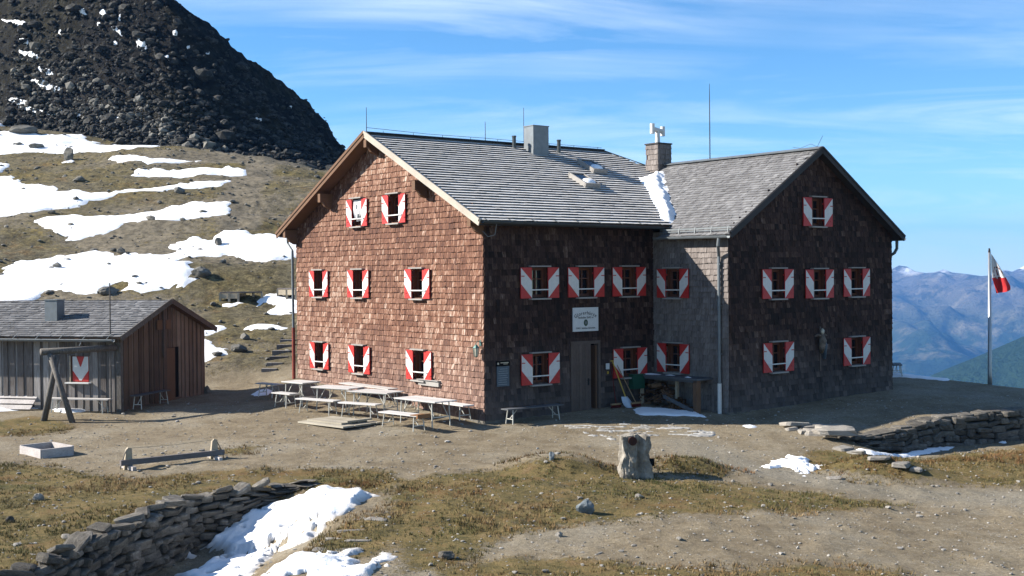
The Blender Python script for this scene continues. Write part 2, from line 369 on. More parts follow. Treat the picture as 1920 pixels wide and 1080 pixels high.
M['patina'] = plain('green_patina_metal', (.10, .20, .18), .5, .4, .5)
M['ink'] = plain('black_lettering', (.02, .02, .022), .6, .3, 0, 0)
M['signwhite'] = plain('white_enamel_board', (.74, .76, .76), .4, .4, 0, .05)
M['emblemgreen'] = plain('dark_green_emblem', (.03, .08, .035), .5, .3)
M['board'] = plain('slate_blue_board', (.09, .13, .17), .5, .4)
M['boardline'] = plain('pale_board_lettering', (.30, .35, .38), .5, .3)
M['flagwhite'] = plain('white_flag_cloth', (.80, .79, .78), .8, .2, 0, .05)
M['flagred'] = plain('red_flag_cloth', (.66, .04, .045), .8, .2, 0, .1)
M['flagbrown'] = plain('brown_red_flag_emblem', (.26, .05, .04), .8, .2)
M['pole'] = plain('aluminium_pole', (.46, .48, .50), .4, .5, .7, .08, 4)
M['crown'] = plain('painted_carving', (.28, .22, .17), .7, .3, 0, .4, 7)
M['glassbrown'] = plain('rusty_iron_disc', (.07, .030, .022), .8, .2, 0, .2, 20, .3)
def rockmat(name, stops, lich=.3, rnd=True, sc=3.0):
    b = NB(name); n = b.noise(sc, 7, .65); n2 = b.noise(sc * 5, 5, .7); t = b.rnd() if rnd else b.attr()
    f = b.math('ADD', b.math('MULTIPLY', t, .45), b.math('MULTIPLY', b.mr(n, .28, .72), .55))
    c = b.ramp(f, stops); c = b.mix(b.mr(n2, .5, .72, 0, lich), c, (.34, .34, .28))
    b.bump(b.math('ADD', n, b.math('MULTIPLY', n2, .5)), .8, .04); return b.out(c, .9, .2)
M['rock'] = rockmat('dry_wall_stone', [(0, (.038, .034, .030)), (.35, (.095, .084, .070)), (.7, (.20, .178, .15)), (1, (.40, .37, .32))], .35)
M['rockdark'] = rockmat('dark_schist_rock', [(0, (.012, .013, .014)), (.5, (.034, .033, .031)), (.85, (.075, .072, .065)), (1, (.18, .172, .158))], .25, False, .9)
M['rockhill'] = rockmat('hillside_rock', [(0, (.08, .076, .068)), (.5, (.165, .155, .135)), (1, (.33, .31, .27))], .3, False, 2)
M['pebble'] = rockmat('pale_pebble', [(0, (.14, .125, .105)), (.5, (.34, .315, .28)), (1, (.66, .63, .58))], .2, False, 8)
M['pillar'] = rockmat('pale_rough_fountain_stone', [(0, (.10, .085, .068)), (.42, (.26, .23, .19)), (.7, (.42, .38, .32)), (1, (.62, .58, .50))], .2, True, 5)
M['slab'] = rockmat('pale_flagstone', [(0, (.18, .165, .145)), (.5, (.34, .31, .27)), (1, (.50, .46, .40))], .2)
M['bluerock'] = rockmat('blue_grey_boulder_rock', [(0, (.10, .12, .13)), (.5, (.22, .25, .27)), (1, (.42, .45, .47))], .3)

# ------------------------------------------------------------ ground sheet
def axis(segs):
    out = [segs[0][0]]
    for a, b, st in segs:
        n = max(1, round((b - a) / st)); out += list(np.linspace(a, b, n + 1)[1:])
    return np.array(out)
gx = axis([(-9000, -1000, 1600), (-1000, -200, 200), (-200, -80, 12), (-80, -48, 1.2), (-48, -16, .36), (-16, 20, .135), (20, 40, .6), (40, 200, 10), (200, 1000, 100), (1000, 11000, 2000)])
gy = axis([(-300, 0, 60), (0, 14, 1.0), (14, 40, .135), (40, 52, .2), (52, 112, .36), (112, 150, 1.5), (150, 400, 12), (400, 1000, 100), (1000, 10000, 1800)])
XX, YY = np.meshgrid(gx, gy); ZZ = Hd(XX, YY); nx, ny = len(gx), len(gy)
def pxpoly(pts, f=Hs): return [tuple(hit(a, b_, f)[:2]) for a, b_ in pts]
GRASS = [  # outlines walked on the ground
    pxpoly([(-260, 880), (-20, 872), (60, 868), (230, 900), (420, 884), (560, 882), (700, 880), (760, 905), (700, 925), (575, 918), (470, 930), (350, 945), (200, 1005), (60, 1072), (-260, 1150)]),
    pxpoly([(745, 915), (800, 895), (900, 885), (960, 872), (1060, 862), (1150, 880), (1240, 900), (1400, 912), (1560, 930), (1700, 948), (1500, 965), (1280, 962), (1150, 980), (1050, 985), (930, 1010), (850, 1060), (770, 1075), (745, 1000), (690, 1040), (640, 1045), (585, 1030), (630, 985), (720, 960)]),
    pxpoly([(1230, 866), (1290, 858), (1380, 885), (1330, 895), (1240, 885)]),
    pxpoly([(1530, 845), (1600, 850), (1740, 862), (1800, 850), (1960, 832), (2200, 850), (2200, 905), (1960, 915), (1800, 910), (1740, 905), (1600, 903), (1500, 880)]),
    pxpoly([(-260, 790), (0, 790), (60, 782), (140, 795), (110, 812), (0, 818), (-260, 830)]),
    pxpoly([(820, 1062), (1000, 1050), (1300, 1068), (1500, 1060), (1700, 1075), (1700, 1180), (820, 1180)]),
    pxpoly([(420, 842), (480, 838), (470, 850), (410, 852)])]
near = (YY < 52) & (XX > -30) & (XX < 40)
gm = np.full(XX.shape, -3.0)
xs_, ys_ = XX[near], YY[near]; best = np.full(xs_.shape, -9.0)
for P in GRASS: best = np.maximum(best, polydist(xs_, ys_, P))
gm[near] = best
hillm = sm(46.0, 48.5, YY + .8 * fbm(XX * .3, YY * .3, 2, 3)) * sm(18, 5, XX)
grass = np.clip(.5 + np.minimum(gm / 1.1, .32) + .34 * fbm(XX * .8, YY * .9, 4, 51), 0, 1)
grass = np.maximum(grass, hillm * np.clip(.62 + .75 * fbm(XX * .10, YY * .22, 4, 53), 0, 1))
# worn hill path
PATH = pxpoly([(500, 300), (478, 330), (450, 365), (440, 395), (452, 420)])
d, _, _ = polydist(XX, YY, PATH, False); grass = grass * sm(.5, 1.6, d)
TRACK = pxpoly([(1290, 830), (1400, 880), (1560, 905), (1700, 925), (1920, 935), (2300, 950)])
d, _, _ = polydist(XX, YY, TRACK, False); track = sm(1.5, .3, d) * (YY < 40)
grass = grass * (1 - .9 * track)
far = sm(150, 600, np.hypot(XX, YY))
V = np.stack([XX.ravel(), YY.ravel(), ZZ.ravel()], 1)
ii = np.arange(ny - 1)[:, None] * nx + np.arange(nx - 1)[None, :]
F = np.stack([ii, ii + 1, ii + 1 + nx, ii + nx], -1).reshape(-1, 4)
b = NB('alpine_ground')
g = b.attr('grass'); tr = b.attr('track'); hl = b.attr('hill'); fr = b.attr('far')
nf = b.noise(9, 8, .7); nm = b.noise(1.6, 6, .65); nl = b.noise(.35, 5, .6); nfine = b.noise(38, 5, .75)
ge = b.mr(b.math('ADD', b.math('ADD', g, b.math('MULTIPLY', b.math('SUBTRACT', nf, .5), 1.3)), b.math('MULTIPLY', b.math('SUBTRACT', nm, .5), .9)), .40, .62)
dirt = b.ramp(b.mr(b.math('ADD', b.math('MULTIPLY', nm, .5), b.math('MULTIPLY', nl, .5)), .36, .66), [(0, (.19, .147, .092)), (.5, (.278, .226, .150)), (1, (.35, .295, .208))])
gravel = b.ramp(b.mr(nl, .3, .7), [(0, (.24, .208, .150)), (1, (.335, .295, .225))])
base = b.mix(b.math('MAXIMUM', tr, b.mr(nl, .50, .68, 0, .7)), dirt, gravel)
base = b.mix(1.0, base, b.ramp(b.mr(nfine, .28, .72), [(0, (.42,) * 3), (.5, (.90,) * 3), (1, (1.45,) * 3)]), 'MULTIPLY')
base = b.mix(1.0, base, b.ramp(b.mr(nf, .3, .7), [(0, (.66,) * 3), (.5, (.97,) * 3), (1, (1.22,) * 3)]), 'MULTIPLY')
vo = b.n('ShaderNodeTexVoronoi'); b.l(b.co, vo.inputs['Vector']); vo.inputs['Scale'].default_value = 14
peb = b.math('MULTIPLY', b.mr(vo.outputs['Distance'], .16, .24, 1, 0), b.mr(b.n('ShaderNodeSeparateColor').outputs[0], 0, 1) if False else b.mr(b.noise(7, 2), .52, .60))
base = b.mix(b.math('MULTIPLY', peb, .8), base, (.36, .34, .31))
gr = b.ramp(b.mr(b.math('ADD', b.math('MULTIPLY', nm, .55), b.math('MULTIPLY', nf, .45)), .36, .66), [(0, (.075, .062, .026)), (.3, (.150, .120, .048)), (.55, (.225, .168, .068)), (.8, (.275, .195, .092)), (1, (.35, .27, .155))])
red = b.mr(b.noise(.8, 5, .7), .54, .70); gr = b.mix(b.math('MULTIPLY', red, .65), gr, (.165, .080, .030))
grn = b.mr(b.noise(.55, 4, .6, b.map((1, 1, 1), (0, 0, .7))), .56, .70); gr = b.mix(b.math('MULTIPLY', grn, .6), gr, (.068, .085, .024))
gr = b.mix(1.0, gr, b.ramp(b.mr(nfine, .28, .72), [(0, (.42,) * 3), (.5, (.9,) * 3), (1, (1.5,) * 3)]), 'MULTIPLY')
hillgr = b.mix(b.mr(b.noise(.22, 5, .6), .40, .66), (.150, .128, .080), b.ramp(b.mr(nm, .3, .7), [(0, (.085, .070, .026)), (.5, (.165, .132, .050)), (1, (.235, .175, .065))]))
nh = b.noise(2.6, 7, .78); nh2 = b.noise(.75, 6, .7)
hillgr = b.mix(b.mr(nh2, .55, .68, 0, .7), hillgr, (.21, .125, .045))
hillgr = b.mix(1.0, hillgr, b.ramp(b.mr(nh, .34, .66), [(0, (.30,) * 3), (.5, (.95,) * 3), (1, (1.65,) * 3)]), 'MULTIPLY')
hillgr = b.mix(1.0, hillgr, b.ramp(b.mr(nf, .3, .7), [(0, (.35,) * 3), (.5, (.9,) * 3), (1, (1.4,) * 3)]), 'MULTIPLY')
scr = b.mix(1.0, (.175, .148, .105), b.ramp(b.mr(nh, .34, .66), [(0, (.35,) * 3), (1, (1.6,) * 3)]), 'MULTIPLY')
nearc = b.mix(ge, base, gr); hillc = b.mix(ge, scr, hillgr)
c = b.mix(hl, nearc, hillc); c = b.mix(fr, c, (.030, .042, .026))
b.bump(b.math('ADD', b.math('MULTIPLY', nf, .6), b.math('MULTIPLY', nfine, b.math('ADD', .35, b.math('MULTIPLY', ge, .5)))), .9, .055)
M['ground'] = b.out(c, .95, .15, k=.76)
me = npmesh('ground', V, F, M['ground'], smooth=True, attrs=dict(grass=grass.ravel(), track=track.ravel(), hill=hillm.ravel(), far=far.ravel()))
ground = link('ground', me, None, 'structure')

# ------------------------------------------------------------ distant mountains and valley side
SKY = [(-2500, 470), (-1200, 520), (-300, 480), (400, 505), (900, 480), (1300, 512), (1560, 505), (1640, 512), (1672, 502), (1686, 495), (1700, 497), (1716, 506), (1735, 509), (1752, 508), (1770, 502), (1785, 508), (1812, 511), (1840, 515), (1862, 513), (1884, 503), (1898, 507), (1912, 500), (1935, 488), (1990, 500), (2200, 480), (2600, 515), (3300, 470), (4600, 500)]
fy_ = axis([(1500, 3000, 55), (3000, 7400, 42), (7400, 9500, 200)]); fx_ = np.concatenate([np.linspace(-1.2, .24, 90)[:-1], np.linspace(.24, .48, 230), np.linspace(.48, 1.5, 70)[1:]])
SX, FY = np.meshgrid(fx_, fy_); FX = SX * FY
pxs = 960 + CF * SX; ridge_px = np.interp(pxs, [a for a, _ in SKY], [b_ for _, b_ in SKY])
hor = 515.8 - (pxs - 960) * .0085
RY = 6900.0
px7 = 960 + CF * FX / RY; hor7 = 515.8 - (px7 - 960) * .0085
zr = CZ + (hor7 - np.interp(px7, [a for a, _ in SKY], [b_ for _, b_ in SKY])) / CF * RY
zcap = CZ + (hor - ridge_px) / CF * RY
k = np.clip((FY - 2700) / (RY - 2700), 0, 1)
rg = 1 - np.abs(fbm(FX / 900, FY / 1700, 5, 61, .55)); rg2 = fbm(FX / 260, FY / 420, 4, 66, .55)
env = np.where(FY <= RY, zr + (-720 - zr) * (1 - k) ** 1.05, zr - (FY - RY) * .5)
wd = np.sin(np.clip(k, 0, 1) * pi) ** .7 * (FY <= RY)
FZ = env + wd * ((rg - .72) * 360 + rg2 * 75)
FZ += wd * 150 * (1 - np.abs(fbm((FX + FY * .8) / 1100, (FY - FX * .5) / 2600, 3, 64)) - .8)
# spurs running toward the valley: diagonal ridge lines
FZ += wd * 95 * np.maximum(0, 1 - np.abs((FX - FY * .36 - 160 * np.sin(FY / 900)) / 420))
lim = CZ + (FY / RY) * (zcap - CZ) - 8 - (RY - FY) * .004   # nothing in front may cross the skyline
FZ = np.where(FY < RY, np.minimum(FZ, lim), FZ)
# nearer, darker spur at the right
yr_ = 2250.0
spz = CZ + (hor - np.interp(pxs, [1400, 1700, 1760, 1840, 1920, 2100, 2500], [760, 716, 688, 655, 620, 560, 520])) / CF * yr_
spur = spz - np.abs(FY - yr_) * .42 + 26 * fbm(FX / 120, FY / 120, 4, 77)  * (np.abs(FY - yr_) > 40)
isp = (spur > FZ); FZ = np.maximum(FZ, spur)
V = np.stack([FX.ravel(), FY.ravel(), FZ.ravel()], 1); ny2, nx2 = FX.shape
ii = np.arange(ny2 - 1)[:, None] * nx2 + np.arange(nx2 - 1)[None, :]
F = np.stack([ii, ii + 1, ii + 1 + nx2, ii + nx2], -1).reshape(-1, 4)
b = NB('far_mountain_slopes')
sz = b.n('ShaderNodeSeparateXYZ'); b.l(b.co, sz.inputs[0]); n = b.noise(.004, 8, .65); n2 = b.noise(.0011, 5, .6)
alt = b.math('ADD', sz.outputs[2], b.math('MULTIPLY', b.math('SUBTRACT', n2, .5), 420))
c = b.ramp(b.mr(alt, -460, -10), [(0, (.016, .030, .018)), (.35, (.028, .045, .022)), (.55, (.075, .08, .045)), (.8, (.115, .105, .085)), (1, (.125, .12, .12))])
c = b.mix(b.mr(n, .50, .66, 0, .8), c, (.26, .22, .15)); c = b.mix(b.mr(b.noise(.009, 6, .7), .48, .40, 0, .6), c, (.012, .018, .012))
sn = b.math('MULTIPLY', b.mr(sz.outputs[2], -22, 26), b.mr(n, .48, .56)); c = b.mix(sn, c, (.75, .78, .82))
c = b.mix(b.attr('spur'), c, (.022, .042, .024))
b.bump(b.noise(.006, 8, .7), 1.0, 90); M['farmt'] = b.out(c, .95, .05, k=1.0)
me = npmesh('distant_mountains', V, F, M['farmt'], smooth=True, attrs=dict(spur=isp.ravel().astype(float)))
link('distant_mountains', me, None, 'structure')

# ------------------------------------------------------------ dark mountain flank behind the hill
RID = [(690, 330, 150), (662, 300, 146), (648, 278, 142), (622, 247, 138), (592, 208, 134), (575, 196, 132), (530, 172, 128), (500, 150, 125), (480, 130, 123), (455, 118, 121), (420, 90, 119), (395, 70, 117), (370, 48, 115), (345, 35, 114), (318, 12, 113), (300, -4, 113), (250, -45, 114), (200, -92, 116), (100, -180, 121), (0, -262, 127), (-200, -400, 140), (-450, -520, 160), (-800, -640, 190)]
BAS = [(690, 340, 98), (662, 330, 98), (600, 315, 98), (520, 292, 99), (400, 264, 101), (300, 246, 104), (200, 235, 107), (100, 224, 111), (0, 215, 115), (-200, 190, 124), (-450, 170, 136), (-800, 150, 150)]
ra = np.array(RID, float); ba = np.array(BAS, float); S = np.concatenate([np.linspace(690, 0, 460), np.linspace(0, -800, 120)[1:]])
def itp(a, s, c): return np.interp(-s, -a[:, 0], a[:, c])
def unp(px, py, Y):
    X = (px - 960) / CF; Y_ = (540 - py) / CF
    D = np.stack([_r[i] * X + _u[i] * Y_ + _D[i] for i in range(3)], -1); D = D / D[..., 1:2]
    P = D * Y[..., None]; P[..., 2] += CZ; return P
PR = unp(S, itp(ra, S, 1), itp(ra, S, 2)); PB = unp(S, itp(ba, S, 1) + 34, itp(ba, S, 2) - 2)
T = np.concatenate([np.linspace(0, 1, 210), 1 + np.linspace(0, .9, 12)[1:]])
tt = T[:, None, None]; P = PB[None] * (1 - tt) + PR[None] * tt
back = np.maximum(0, tt - 1); P[..., 1] += back[..., 0] * 30; P[..., 2] = np.where(T[:, None] > 1, PR[None, :, 2] - back[..., 0] * 26, P[..., 2])
bow = np.sin(np.clip(T, 0, 1) * pi)[:, None] * (.8 + 0 * S)[None]
P[..., 2] -= bow * 3.0; 
q1 = P[..., 0] * .5 + P[..., 1] * .3; q2 = P[..., 2] * .6 + P[..., 1] * .35
rough = 1.3 * fbm(q1 * .16, q2 * .16, 5, 81) + .5 * np.abs(fbm(q1 * 1.3, q2 * 1.3, 4, 85, .6)) + .3 * (np.round(vn(q1 * 2.1, q2 * 2.1, 88) * 3) / 3 - .5)
edge = np.sin(np.clip(T, 0, 1) * pi)[:, None] ** .5 * .65 + .35
big = 2.6 * (1 - 2 * np.abs(fbm(P[..., 0] * .045 + P[..., 1] * .05, P[..., 2] * .018 + P[..., 1] * .01, 3, 83))) * sm(0, .25, tt[..., 0]) * np.where(tt[..., 0] > .9, .6, 1)
P[..., 0] += big * .6; P[..., 1] -= big * .5; P[..., 2] += big * .25
P[..., 0] += rough * .75 * edge; P[..., 2] += rough * .55 * edge; P[..., 1] -= rough * .5 * edge
crest = sm(.90, .99, T)[:, None] * (.5 * fbm(S * .05, S * 0 + 3, 5, 91))[None]; P[..., 2] += crest
V = P.reshape(-1, 3); ny3, nx3 = P.shape[:2]
ii = np.arange(ny3 - 1)[:, None] * nx3 + np.arange(nx3 - 1)[None, :]
F = np.stack([ii, ii + 1, ii + 1 + nx3, ii + nx3], -1).reshape(-1, 4)
b = NB('dark_mountain_rock'); n = b.noise(.9, 8, .7); n2 = b.noise(.12, 4, .6); n3 = b.noise(3.5, 5, .7)
vo = b.n('ShaderNodeTexVoronoi'); b.l(b.co, vo.inputs['Vector']); vo.inputs['Scale'].default_value = 1.2
c = b.ramp(b.mr(n, .32, .70), [(0, (.009, .009, .010)), (.5, (.024, .023, .022)), (.85, (.055, .052, .047)), (1, (.12, .115, .105))])
c = b.mix(b.math('MULTIPLY', b.mr(n2, .46, .62), .6), c, (.055, .050, .026))
c = b.mix(1.0, c, b.ramp(b.mr(vo.outputs['Distance'], .05, .6), [(0, (1.25,) * 3), (1, (.5,) * 3)]), 'MULTIPLY')
b.bump(b.math('ADD', n, b.math('MULTIPLY', n3, .4)), 1.0, .5); M['mt'] = b.out(c, .95, .1)
link('rocky_mountain', npmesh('rocky_mountain', V, F, M['mt'], smooth=False), None, 'structure')
MTP = P

# ------------------------------------------------------------ rocks
def rockmesh(name, mat, seed, sub=1, flat=.7, jit=.22, boxy=False):
    import bmesh
    r = random.Random(seed); bm = bmesh.new()
    if boxy:
        bmesh.ops.create_cube(bm, size=1)
        for v in bm.verts: v.co += Vector([r.uniform(-.17, .15) * (1 if v.co[k_] > 0 else -1) for k_ in range(3)])
        bmesh.ops.bevel(bm, geom=bm.edges[:], offset=r.uniform(.10, .17), segments=1, affect='EDGES')
        for v in bm.verts: v.co += Vector([r.uniform(-.035, .035) for _ in range(3)])
    else:
        bmesh.ops.create_icosphere(bm, subdivisions=sub, radius=.5)
        off = Vector((r.uniform(0, 99), r.uniform(0, 99), 0))
        for v in bm.verts:
            v.co *= 1 + r.uniform(-jit, jit); v.co.x += r.uniform(-.05, .05)
        for _ in range(4): # chop flat facets
            nrm = Vector((r.uniform(-1, 1), r.uniform(-1, 1), r.uniform(-.4, 1))).normalized(); d = r.uniform(.28, .4)
            for v in bm.verts:
                k_ = v.co.dot(nrm) - d
                if k_ > 0: v.co -= nrm * k_
        for v in bm.verts: v.co.z *= flat
    me = bpy.data.meshes.new(name); bm.to_mesh(me); bm.free(); me.materials.append(mat)
    return me
def rockfield(name, pts, sizes, mat, flat=.65, seed=1, parent=None, nvar=7, sink=.25):
    """many small stones joined into one mesh; pts Nx3"""
    rn = np.random.default_rng(seed); VV = []; FF = []; TT = []; k_ = 0
    tmp = []
    for i in range(nvar):
        me = rockmesh('tmp', mat, seed * 31 + i, 1, flat, .2); v = np.array([q.co[:] for q in me.vertices]); f = np.array([list(p.vertices) for p in me.polygons]); tmp.append((v, f)); bpy.data.meshes.remove(me)
    for i in range(nvar):
        idx = np.nonzero(rn.integers(0, nvar, len(pts)) == i)[0] if False else np.arange(i, len(pts), nvar)
        if not len(idx): continue
        v, f = tmp[i]; a = rn.uniform(0, 2 * pi, len(idx)); ca, sa = np.cos(a)[:, None], np.sin(a)[:, None]
        s1 = (sizes[idx] * rn.uniform(.8, 1.5, len(idx)))[:, None]; s2 = (sizes[idx])[:, None]; s3 = (sizes[idx] * rn.uniform(.7, 1.2, len(idx)))[:, None]
        x = v[None, :, 0] * s1; y = v[None, :, 1] * s2; z = v[None, :, 2] * s3
        W = np.stack([x * ca - y * sa, x * sa + y * ca, z], -1) + pts[idx][:, None, :]; W[..., 2] += (s3 * flat * (.5 - sink))
        n_ = len(v); VV.append(W.reshape(-1, 3)); FF.append((f[None] + (np.arange(len(idx)) * n_)[:, None, None] + k_).reshape(-1, 3)); k_ += n_ * len(idx)
        TT.append(np.repeat(rn.uniform(0, 1, len(idx)), len(f)))
    me = npmesh(name, np.concatenate(VV), np.concatenate(FF), mat, np.concatenate(TT))
    return link(name, me, parent, 'stuff')
# scree and blocks on the mountain flank
n = 9000; ti = NR.beta(1.1, 1.6, n) * 208; si = NR.uniform(0, nx3 - 2, n)
ti[:1500] = NR.uniform(0, 40, 1500); pts = MTP[ti.astype(int), si.astype(int)].copy(); pts += NR.normal(0, .15, pts.shape)
sz_ = np.clip(NR.lognormal(-1.25, .55, n), .12, 1.7); rockfield('scree', pts, sz_, M['rockdark'], .75, 5, sink=.3)
n = 1100; si = NR.uniform(60, nx3 - 100, n); ti = 12 + 55 * sm(nx3 * .15, nx3 * .55, si) * NR.random(n) + NR.normal(0, 12, n); ti = np.clip(ti, 0, 190); pts = MTP[ti.astype(int), si.astype(int)].copy(); rockfield('pale_scree', pts, np.clip(NR.lognormal(-1.3, .55, n), .12, 1.2), M['rockhill'], .8, 6, sink=.2)
# small stones on the hill
n = 5200; x = NR.uniform(-58, 4, n); y = NR.uniform(46.5, 108, n); s_ = np.clip(NR.lognormal(-2.05, .55, n), .05, .6)
kk = (x > -y * .46) & (y > 47.5 + np.maximum(0, x + 8) * 5); x, y, s_ = x[kk], y[kk], s_[kk]
rockfield('hill_stones', np.stack([x, y, Hd(x, y)], 1), s_, M['rockhill'], .6, 7)
# pebbles on the yard and track
n = 11000; x = NR.uniform(-15, 18, n); y = 17 + 24 * NR.uniform(0, 1, n) ** 1.3; s_ = np.clip(NR.lognormal(-3.45, .5, n), .015, .17)
lx = (x - HX) * cos(YAW) + (y - HY) * sin(YAW); ly = -(x - HX) * sin(YAW) + (y - HY) * cos(YAW)
kk = ~((lx > -.1) & (ly > -.1)) & ~((lx > 6.8) & (ly > -3.5)) & (np.abs(x) < y * .46 + 1); x, y, s_ = x[kk], y[kk], s_[kk]
rockfield('pebbles', np.stack([x, y, Hd(x, y)], 1), s_, M['pebble'], .6, 8)

def boulder(px, py, wpx, hpx, label, mat='rockhill', seed=1, name='boulder', cat='boulder', group=None, flat=.8, rz=None):
    p = hit(px, py); s = p.y / CF; me = rockmesh(name, M[mat], seed, 3, 1.0, .05)
    import bmesh
    bm = bmesh.new(); bm.from_mesh(me); r = random.Random(seed)
    for v in bm.verts: v.co *= 1 + .16 * float(fbm(np.array([v.co.x * 4 + seed]), np.array([v.co.y * 4 + v.co.z * 5]), 3, seed)[0])
    bm.to_mesh(me); bm.free()
    if mat in ('rockhill', 'rockdark'): a = me.attributes.new('tone', 'FLOAT', 'FACE'); a.data.foreach_set('value', np.full(len(me.polygons), r.uniform(.25, .8), np.float32))
    o = link(name, me); o.scale = (wpx * s, wpx * s * r.uniform(.6, .8), hpx * s * 1.35); o.rotation_euler = (0, 0, r.uniform(-.5, .5)); o.location = (p.x, p.y, G(p.x, p.y) + hpx * s * .38)
    return tag(o, label, cat, group)
for i, (px, py, wd_, ht, lb) in enumerate([
    (46, 250, 52, 15, 'largest grey boulder lying at the top edge of the uppermost snow patch'),
    (68, 279, 28, 9, 'flat dark rock sticking out of the uppermost snow patch'),
    (130, 300, 22, 22, 'grey pointed rock with a scrap of snow below the uppermost snow patch'),
    (337, 363, 20, 12, 'small grey rock beneath the long thin snow tongue on the hill'),
    (376, 518, 36, 16, 'pale rounded rock at the right tip of the big snow field'),
    (205, 552, 44, 14, 'broad dark rock hump at the lower edge of the big snow field'),
    (148, 340, 26, 9, 'low mossy rock between two snow patches on the hill'),
    (410, 462, 14, 14, 'brown rock standing in the neck of the snow field by the hut'),
    (312, 250, 24, 17, 'dark block at the foot of the mountain beside its neighbour'),
    (288, 245, 26, 13, 'flat grey block at the foot of the mountain, left of the darker one'),
    (393, 268, 22, 14, 'grey boulder on the hill crest below the scree'),
    (389, 738, 15, 14, 'squarish pale stone at the back corner of the shed'),
    (448, 660, 30, 14, 'dark stone heap left of the earth steps')]):
    boulder(px, py, wd_, ht, lb, seed=100 + i)
boulder(195, 176, 21, 17, 'rounded pale boulder alone on the dark mountain foot', seed=150)
boulder(1097, 963, 36, 24, 'blue grey angular stone lying on the grass in front of the pillar', 'bluerock', 160, 'stone', 'stone')
boulder(1035, 862, 12, 17, 'small pale upright stone on the reddish grass mound', 'bluerock', 161, 'stone', 'stone')
boulder(1048, 1007, 16, 8, 'small cream coloured stone near the bottom middle of the picture', 'slab', 162, 'stone', 'stone')
boulder(1198, 934, 17, 7, 'flat grey stone just in front of the upright pillar', 'slab', 163, 'stone', 'stone')
boulder(836, 1048, 34, 15, 'dark brown clod of earth at the edge of the bottom path', 'rock', 164, 'stone', 'stone')
boulder(72, 938, 22, 13, 'pale stone in the grass left of the retaining wall', 'slab', 165, 'stone', 'stone')
boulder(20, 980, 17, 12, 'grey stone at the left edge in the rusty grass', 'rock', 166, 'stone', 'stone')
boulder(125, 1010, 22, 10, 'flat pale stone just above the left retaining wall', 'slab', 167, 'stone', 'stone')

# ------------------------------------------------------------ snow patches
def snow(poly, thick, cell, jag=.3, label=None, dirty=False, lump=0., seed=1, holes=0., name='snow_patch', jf=1.0, world=False, hs=None, cap=9., ht=.12, mat=None):
    P = poly if world else pxpoly(poly)
    a = np.array(P); x0, y0 = a.min(0) - cell * 3 - jag; x1, y1 = a.max(0) + cell * 3 + jag
    xs = np.arange(x0, x1, cell); ys = np.arange(y0, y1, cell); X, Y = np.meshgrid(xs, ys)
    sd = polydist(X, Y, P) + jag * fbm(X * jf / max(jag, .05) * .5, Y * jf / max(jag, .05) * .5, 4, seed, .6)
    if holes: sd = np.minimum(sd, cap) - holes * sm(ht, ht + .3, fbm(X * (hs or (jf * 1.6, 0))[0], Y * (hs or (0, jf * 3.2))[1], 4, seed + 9, .6))
    hgt = thick * np.clip(sd / (thick * 2.2), -1.5, 1) 
    Z = np.where(sd > thick * 2.2, Hs(X, Y) * .55 + Hd(X, Y) * .45, Hd(X, Y)) + hgt + (lump * np.maximum(-.6, fbm(X * 2.2, Y * 2.2, 3, seed + 3)) * np.clip(sd * 3, 0, 1) if lump else 0)
    keep = sd > -thick * 2
    fk = keep[:-1, :-1] | keep[1:, :-1] | keep[:-1, 1:] | keep[1:, 1:]
    n_ = X.shape[1]; ii = (np.arange(X.shape[0] - 1)[:, None] * n_ + np.arange(n_ - 1)[None, :])[fk]
    F = np.stack([ii, ii + 1, ii + 1 + n_, ii + n_], -1); u, inv = np.unique(F, return_inverse=True)
    V = np.stack([X.ravel(), Y.ravel(), Z.ravel()], 1)[u]
    me = npmesh(name, V, inv.reshape(-1, 4), M[mat or ('snowdirty' if dirty else 'snow')], smooth=True, attrs=dict(edge=np.clip(sd.ravel()[u] / (thick * 2.6), 0, 1))); o = link(name, me, None, 'stuff')
    if label: o['label'] = label
    return o
